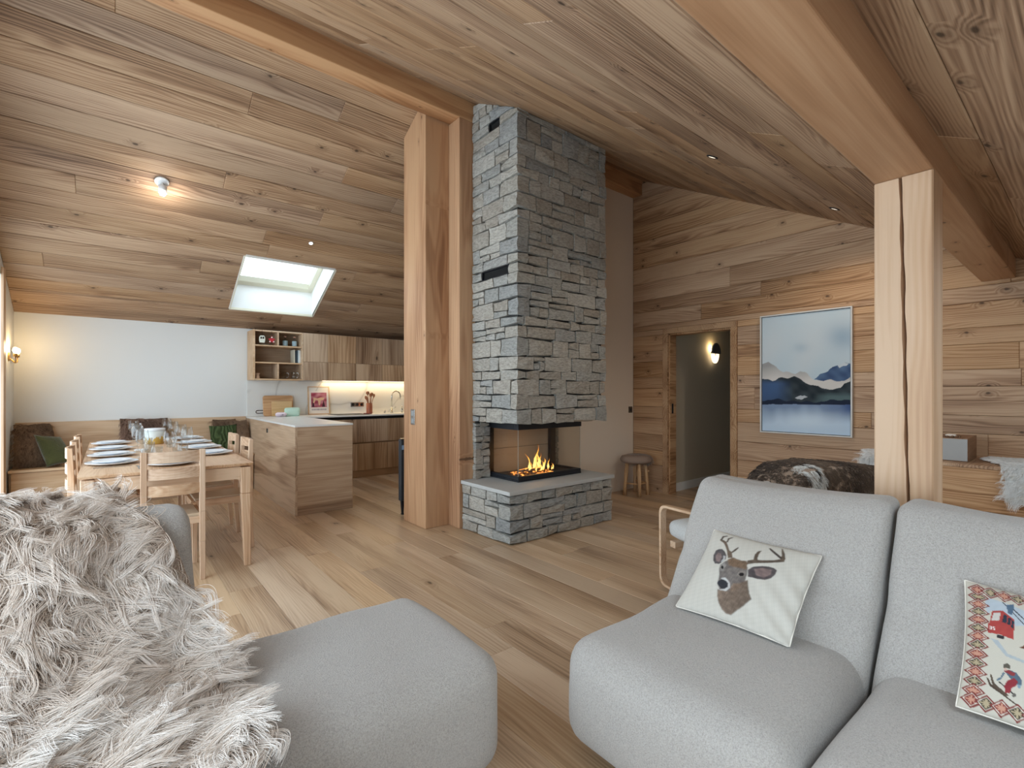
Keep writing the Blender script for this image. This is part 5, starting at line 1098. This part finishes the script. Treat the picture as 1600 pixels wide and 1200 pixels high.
top = np.interp(a, [.10, .17, .27, .45, .80, .98], [.70, .80, .865, .875, .845, .78]); half = np.interp(a, [.04, .2, .5, .8, .98], [.12, .16, .17, .15, .12])
ph = (q - .5) * 2; yy = -.69 + np.sign(ph) * half * np.clip(np.abs(ph) * 2.1, 0, 1) ** .6; drop = np.clip(np.abs(ph) - .42, 0, 1) * .62 + np.abs(ph) ** 2 * .05
Gh = np.stack([a.repeat(nv, 1) + .02 * np.sin(q * 9), yy, top - drop], -1); Gh[..., 1] += .015 * np.sin(a * 17 + q * 7); Gh = Gh if grid_normals(Gh)[17, 20, 2] > 0 else Gh[::-1]
sheet('skin', Gh, plain('hide_leather', S(150, 130, 112), .9), hd, .006)
def hide_col(P, u, v, r_):
    n = vnoise(P * 13, 4) + .4 * r_.normal(size=len(u)); k = np.clip(.45 + .5 * n, 0, 1)[:, None]; base = lin(46, 36, 30)[None] + (lin(112, 94, 78) - lin(46, 36, 30))[None] * k
    st = (np.abs(P[:, 0] - (.215 + (P[:, 2] - .6) * .30 + .012 * np.sin(P[:, 2] * 34))) < .055) & (P[:, 1] < -.74) & (P[:, 2] < .875); base = np.where(st[:, None], lin(206, 204, 198)[None], base)
    sl_ = (np.abs(P[:, 0] - (.215 + (P[:, 2] - .6) * .30 + .016 * np.sin(P[:, 2] * 40))) < .008) & st; base = np.where(sl_[:, None], lin(40, 34, 32)[None], base)
    return base * .9, base * 1.15
fur('fur', hd, Gh, 4200, 9, .028, .0009, lambda P, u, v: np.stack([.4 * np.ones(len(u)), np.where(P[:, 1] < -.69, -.5, .5), -.8 * np.ones(len(u))], 1), hide_col, lift=.55, curl=.12, spread=.008, clump=.5, seed=9, k=5)
# ---------------------------------------------------------------- right wall: ledge, box, sheepskins, painting
lg = thing('wooden_ledge', 'low wood-clad ledge along the wood wall behind the post', 'ledge', (0, 0, 0)); LX = 4.57
for z0, z1 in ((0, .14), (.14, .435), (.435, .722)):
    for a_, b_ in ((-1.39, -.2), (-.2, 1.22)): plank(lg, 'board', (LX + .022, (a_ + b_) / 2, (z0 + z1) / 2), (0, 1, 0), (0, 0, -1), b_ - a_ - .001, z1 - z0 - .001, .022, WALLW, .003)
MB().box(LX - .004, XW - .002, -1.39, 1.224, .722, .745).build('top_board', WALLW, lg, bev=.003); MB().box(LX + .0225, XW - .003, -1.388, 1.22, 0, .7215).build('core', MORTAR, lg)
for z0, z1 in ((0, .14), (.14, .435), (.435, .722)): MB().box(LX, XW - .002, 1.2205, 1.235, z0 + .001, z1 - .001).build('end_board', WALLW, lg)
bx_ = thing('tissue_box', 'square wooden box with grey felt front on the ledge', 'box', (4.69, .605, .746))
MB().box(.006, .40, 0, .155, 0, .168).build('body', wood('box_wood', S(104, 78, 58), S(136, 104, 80), S(150, 118, 94), knots=0, var=.02), bx_, bev=.003); MB().box(0, .0055, 0, .155, .006, .162).build('felt_front', plain('grey_felt', S(168, 168, 166), .95, bump=.6, bscale=500, var=.12), bx_, bev=.002)
m = MB(); rr = np.random.default_rng(4)
pts = [(.03 + .02 * math.sin(k * 1.1), .045 + k * .004, .172 + .010 * abs(math.sin(k * 1.9))) for k in range(24)]; m.tube(pts, .004, 6).tube([(p[0] + .03, p[1] + .01 * math.sin(i), p[2] + .006) for i, p in enumerate(pts)], .004, 6)
m.build('ribbon_bow', plain('brown_ribbon', S(132, 100, 76), .7), bx_, True); softbox('cloth_tuft', (.02, .06, .169), (.10, .13, .195), .012, plain('cream_cloth', S(224, 216, 206), .9), bx_, 6, seed=3, wob=.006)
def skin(name, label, path, w, xs_, clumps, seed, length=.05):
    """white sheepskin: path = (x,z) profile across the ledge, xs_ = (y0,y1)"""
    p = np.array(path); ar_ = np.concatenate([[0], np.cumsum(np.linalg.norm(np.diff(p, axis=0), axis=1))]); s_ = np.linspace(0, ar_[-1], 26); X_, Z_ = np.interp(s_, ar_, p[:, 0]), np.interp(s_, ar_, p[:, 1]); k = np.linspace(0, 1, 26)
    y = np.linspace(xs_[0], xs_[1], 28)[:, None]; edge_ = .5 + .5 * np.cos((np.linspace(-1, 1, 28)[:, None]) * 2.4); Gq = np.stack([X_[None].repeat(28, 0), y + .03 * np.sin(k * 7)[None], Z_[None].repeat(28, 0)], -1)
    Gq[..., 1] += np.interp(k, [0, .35, .6, 1], [0, 0, -w * .3, -w])[None]; Gq = Gq if grid_normals(Gq)[14, 8, 2] > 0 else Gq[::-1]
    t = thing(name, label, 'sheepskin', (0, 0, 0), group='white sheepskins on the ledge'); sheet('skin', Gq, plain(name + '_leather', S(226, 222, 212), .9), t, .004); c0, c1 = lin(214, 214, 210), lin(244, 244, 242)
    fur('wool', t, Gq, clumps, 9, length, .0011, lambda P, u, v: np.stack([-.8 * np.ones(len(u)), .5 * np.ones(len(u)), -.6 * np.ones(len(u))], 1), lambda P, u, v, r_: (c0[None] * (.85 + .15 * r_.random((len(u), 1))), c1[None] * np.ones((len(u), 1))), lift=.5, curl=.3, spread=.012, clump=.6, seed=seed, k=5)
skin('sheepskin', 'white sheepskin hanging over the ledge beside the wooden box', [(5.10, .756), (4.85, .758), (4.62, .760), (4.552, .745), (4.54, .66), (4.535, .52)], .12, (-.35, .50), 2200, 4)
skin('sheepskin', 'corner of a white sheepskin between the reindeer hide and the post', [(5.0, .756), (4.75, .758), (4.62, .760), (4.553, .742), (4.542, .66)], .02, (1.06, 1.21), 500, 6)
pa = thing('framed_painting', 'large framed watercolour of blue mountains above a lake', 'painting', (XW, 1.845, 1.4265))
Wp, Hp = .812, 1.197; a, b, w = Wp / 2, Hp / 2, .012; FR = plain('pale_frame', S(206, 204, 198), .4)
for nm, bb in (('frame_rail', (-a, a, b - w, b)), ('frame_rail', (-a, a, -b, -b + w)), ('frame_stile', (-a, -a + w, -b + w, b - w)), ('frame_stile', (a - w, a, -b + w, b - w))): MB().box(-.040, -.002, bb[0], bb[1], bb[2], bb[3]).build(nm, FR, pa, bev=.0015)
MB().box(-.024, -.004, -a + w + .0005, a - w - .0005, -b + w + .0005, b - w - .0005).build('shadow_gap', BLACK, pa)
def pz_(p): # traced picture coordinates -> (u, v)
    u_ = (p[0] - 62) / 723; t_ = 137 - 82 * u_; b_ = 1065 + 40 * u_; return (u_, 1 - (p[1] - t_) / (b_ - t_))
FAR = [(50, 520), (100, 505), (125, 498), (160, 520), (210, 560), (250, 585), (300, 582), (360, 595), (400, 573), (440, 585), (480, 615), (520, 650), (600, 650), (640, 640), (690, 655), (740, 650), (800, 610), (800, 780), (50, 780)]
BLU = [(518, 642), (560, 600), (610, 575), (650, 545), (700, 520), (740, 500), (800, 515), (800, 610), (740, 650), (690, 655), (640, 640), (580, 655)]; SNW = [(690, 525), (740, 500), (775, 512), (760, 530), (735, 528), (710, 545)]
DRK = [(50, 640), (110, 637), (150, 655), (180, 650), (210, 630), (300, 628), (345, 612), (400, 640), (440, 670), (480, 690), (540, 695), (580, 720), (650, 730), (710, 715), (740, 680), (800, 650), (800, 845), (50, 852)]; MIST = [(355, 790), (400, 775), (440, 772), (462, 790), (430, 792), (415, 805), (380, 800)]
def paint_fn(u, v):
    X = 62 + u * 723; t_ = 137 - 82 * u; b_ = 1065 + 40 * u; Y = t_ + (1 - v) * (b_ - t_); q = np.stack([X * .012, Y * .012, X * 0], -1); n = vnoise(q, 1); n2 = vnoise(q * 3.1, 2); n3 = vnoise(np.stack([X * .05, Y * .008, X * 0], -1), 5)
    mixc = lambda A_, B_, k: lin(*A_) + (lin(*B_) - lin(*A_)) * np.clip(k, 0, 1)[..., None]
    c = mixc((190, 203, 209), (178, 200, 210), .5 + .5 * n); k = np.exp(-(((X - 730) / 110) ** 2 + ((Y - 290) / 100) ** 2)); c = c + (lin(132, 164, 188) - c) * (k * .8)[..., None]; k = np.exp(-(((X - 400) / 60) ** 2 + ((Y - 380) / 40) ** 2)); c = c + (lin(140, 172, 192) - c) * (k * .5)[..., None]
    Xw_, Yw_ = X + 6 * n2, Y + 6 * vnoise(q * 4, 7); I = lambda P_: inpoly(Xw_, Yw_, P_)
    m = I(FAR); c[m] = mixc((150, 150, 148), (206, 200, 192), (Y - 520) / 150 + .2 * n)[m]
    m = I(BLU); c[m] = mixc((36, 70, 116), (74, 112, 154), .4 + .5 * n2)[m]; c[I(SNW)] = lin(190, 200, 206)
    m = I(DRK); d_ = mixc((28, 40, 48), (56, 70, 76), .4 + .5 * n2); kb = np.clip((340 - X) / 140, 0, 1) * np.clip((Y - 640) / 40, 0, 1); d_ = d_ + (lin(46, 88, 138) - d_) * (kb * (.7 + .3 * n))[..., None]; kg = np.clip((X - 500) / 120, 0, 1) * np.clip((Y - 745) / 40, 0, 1); d_ = d_ + (lin(86, 116, 118) - d_) * (kg * .8)[..., None]; c[m] = d_[m]
    c[I(MIST)] = lin(176, 182, 186); m = (Y > 822 + 12 * n2 - 10 * ((X - 420) / 360) ** 2) & (Y < 852); c[m] = lin(22, 36, 62)
    m = Y >= 850 + 3 * n2; la = mixc((112, 140, 176), (176, 204, 228), (Y - 860) / 130 + .25 * n + .12 * n3); kr = np.clip((X - 560) / 220, 0, 1) * np.clip((1010 - Y) / 120, 0, 1); la = la + (lin(44, 84, 142) - la) * np.clip(kr * (.9 + .3 * n3), 0, 1)[..., None]; kw = np.exp(-(((X - 450) / 230) ** 2 + ((Y - 985) / 60) ** 2)); la = la + (lin(198, 220, 236) - la) * (kw * .8)[..., None]; c[m] = la[m]
    g_ = c.mean(-1, keepdims=True); return c + (g_ - c) * .28
paint_grid('canvas', 200, 290, paint_fn, CANVAS, pa, (-.0255, a - w - .006, -b + w + .006), (0, -(Wp - 2 * w - .012), 0), (0, 0, Hp - 2 * w - .012))
# ---------------------------------------------------------------- fur stool and hall lamp
st = thing('fur_stool', 'small rustic stool with round fur seat by the doorway', 'stool', (4.93, 3.60, 0)); LOG = wood('raw_branch', S(150, 112, 76), S(188, 150, 110), S(206, 172, 134), axis='Z', knots=.3, ring=4, var=.05)
for k, (ax, ay) in enumerate(((-.115, .06), (.09, -.085), (-.075, -.10), (.10, .085))):
    m = MB().tube([(ax * 1.15, ay * 1.15, 0), (ax * 1.08, ay * 1.1, .12), (ax * .96, ay, .25), (ax * .84, ay * .9, .40)], [.022, .020, .024, .021], 9); lgp = m.build('leg', LOG, st, True)
    if k == 1: MB().lathe([(0, -.016), (.013, -.010), (.016, 0), (.012, .010), (0, .014)], (ax + .026, ay - .006, .285), 9).build('knot', LOG, lgp, True)
m = MB().tube([(-.12, .06, .14), (-.08, -.10, .145)], .009, 7).tube([(-.08, -.10, .145), (.10, -.09, .14)], .009, 7).tube([(.10, -.09, .14), (.105, .09, .145)], .009, 7); m.build('stretcher', LOG, st, True)
MB().lathe([(0, .39), (.16, .39), (.185, .405), (.19, .43), (.17, .465), (.10, .48), (0, .483)], seg=28).build('seat', plain('stool_seat', S(150, 130, 116), .9), st, True)
rr_ = np.linspace(0, 1, 14); pr_ = np.array([(.001, .484), (.06, .483), (.11, .478), (.165, .467), (.188, .445), (.193, .425), (.185, .405)]); ar_ = np.linspace(0, 1, len(pr_)); R_, Z_ = np.interp(rr_, ar_, pr_[:, 0]), np.interp(rr_, ar_, pr_[:, 1]); an = np.linspace(0, 2 * math.pi, 40)[:, None]
Gt = np.stack([R_[None] * np.cos(an), R_[None] * np.sin(an), Z_[None].repeat(40, 0)], -1); Gt = Gt if grid_normals(Gt)[5, 4, 2] > 0 else Gt[::-1]
fur('fur', st, Gt, 1100, 10, .05, .0011, lambda P, u, v: np.concatenate([P[:, :2] * 6, -.4 * np.ones((len(u), 1))], 1), lambda P, u, v, r_: (lin(128, 110, 98)[None] * (.8 + .4 * r_.random((len(u), 1))), lin(184, 168, 156)[None] * (.8 + .3 * r_.random((len(u), 1)))), lift=.45, seed=14, k=5, spread=.010)
hs = thing('wall_sconce', 'oval two-tone wall lamp glowing in the hall', 'lamp', (6.34, 3.39, 1.76)); PLATE_ = plain('sconce_grey', S(96, 94, 96), .5); 
def ell(rx, rz, z0, z1, n=18): 
    P_ = [(rx * math.cos(t_), rz * math.sin(t_)) for t_ in np.linspace(0, 2 * math.pi, 2 * n, endpoint=False)]; return [(x_, min(max(z_, z0), z1)) for x_, z_ in P_]
MB().prism([(.115 * math.cos(t_), .145 * math.sin(t_)) for t_ in np.linspace(0, math.pi, 16)], -.075, -.055, 'Y').build('shade', PLATE_, hs, bev=.003)
MB().prism([(.10 * math.cos(t_), -.001 + .13 * math.sin(t_)) for t_ in np.linspace(math.pi, 2 * math.pi, 16)], -.055, -.040, 'Y').build('diffuser', emit('sconce_diffuser', (1, .82, .56, 1), 1.6), hs)
MB().box(-.02, .02, -.055, -.0005, -.03, .03).build('bracket', PLATE_, hs); MB().lathe([(0, -.02), (.016, -.012), (.02, 0), (.016, .012), (0, .02)], (-.03, -.035, .05), 12).build('bulb', BULB, hs, True)
lamp('hall_glow', (6.30, 3.345, 1.84), 2.2, (1, .72, .36), .03)
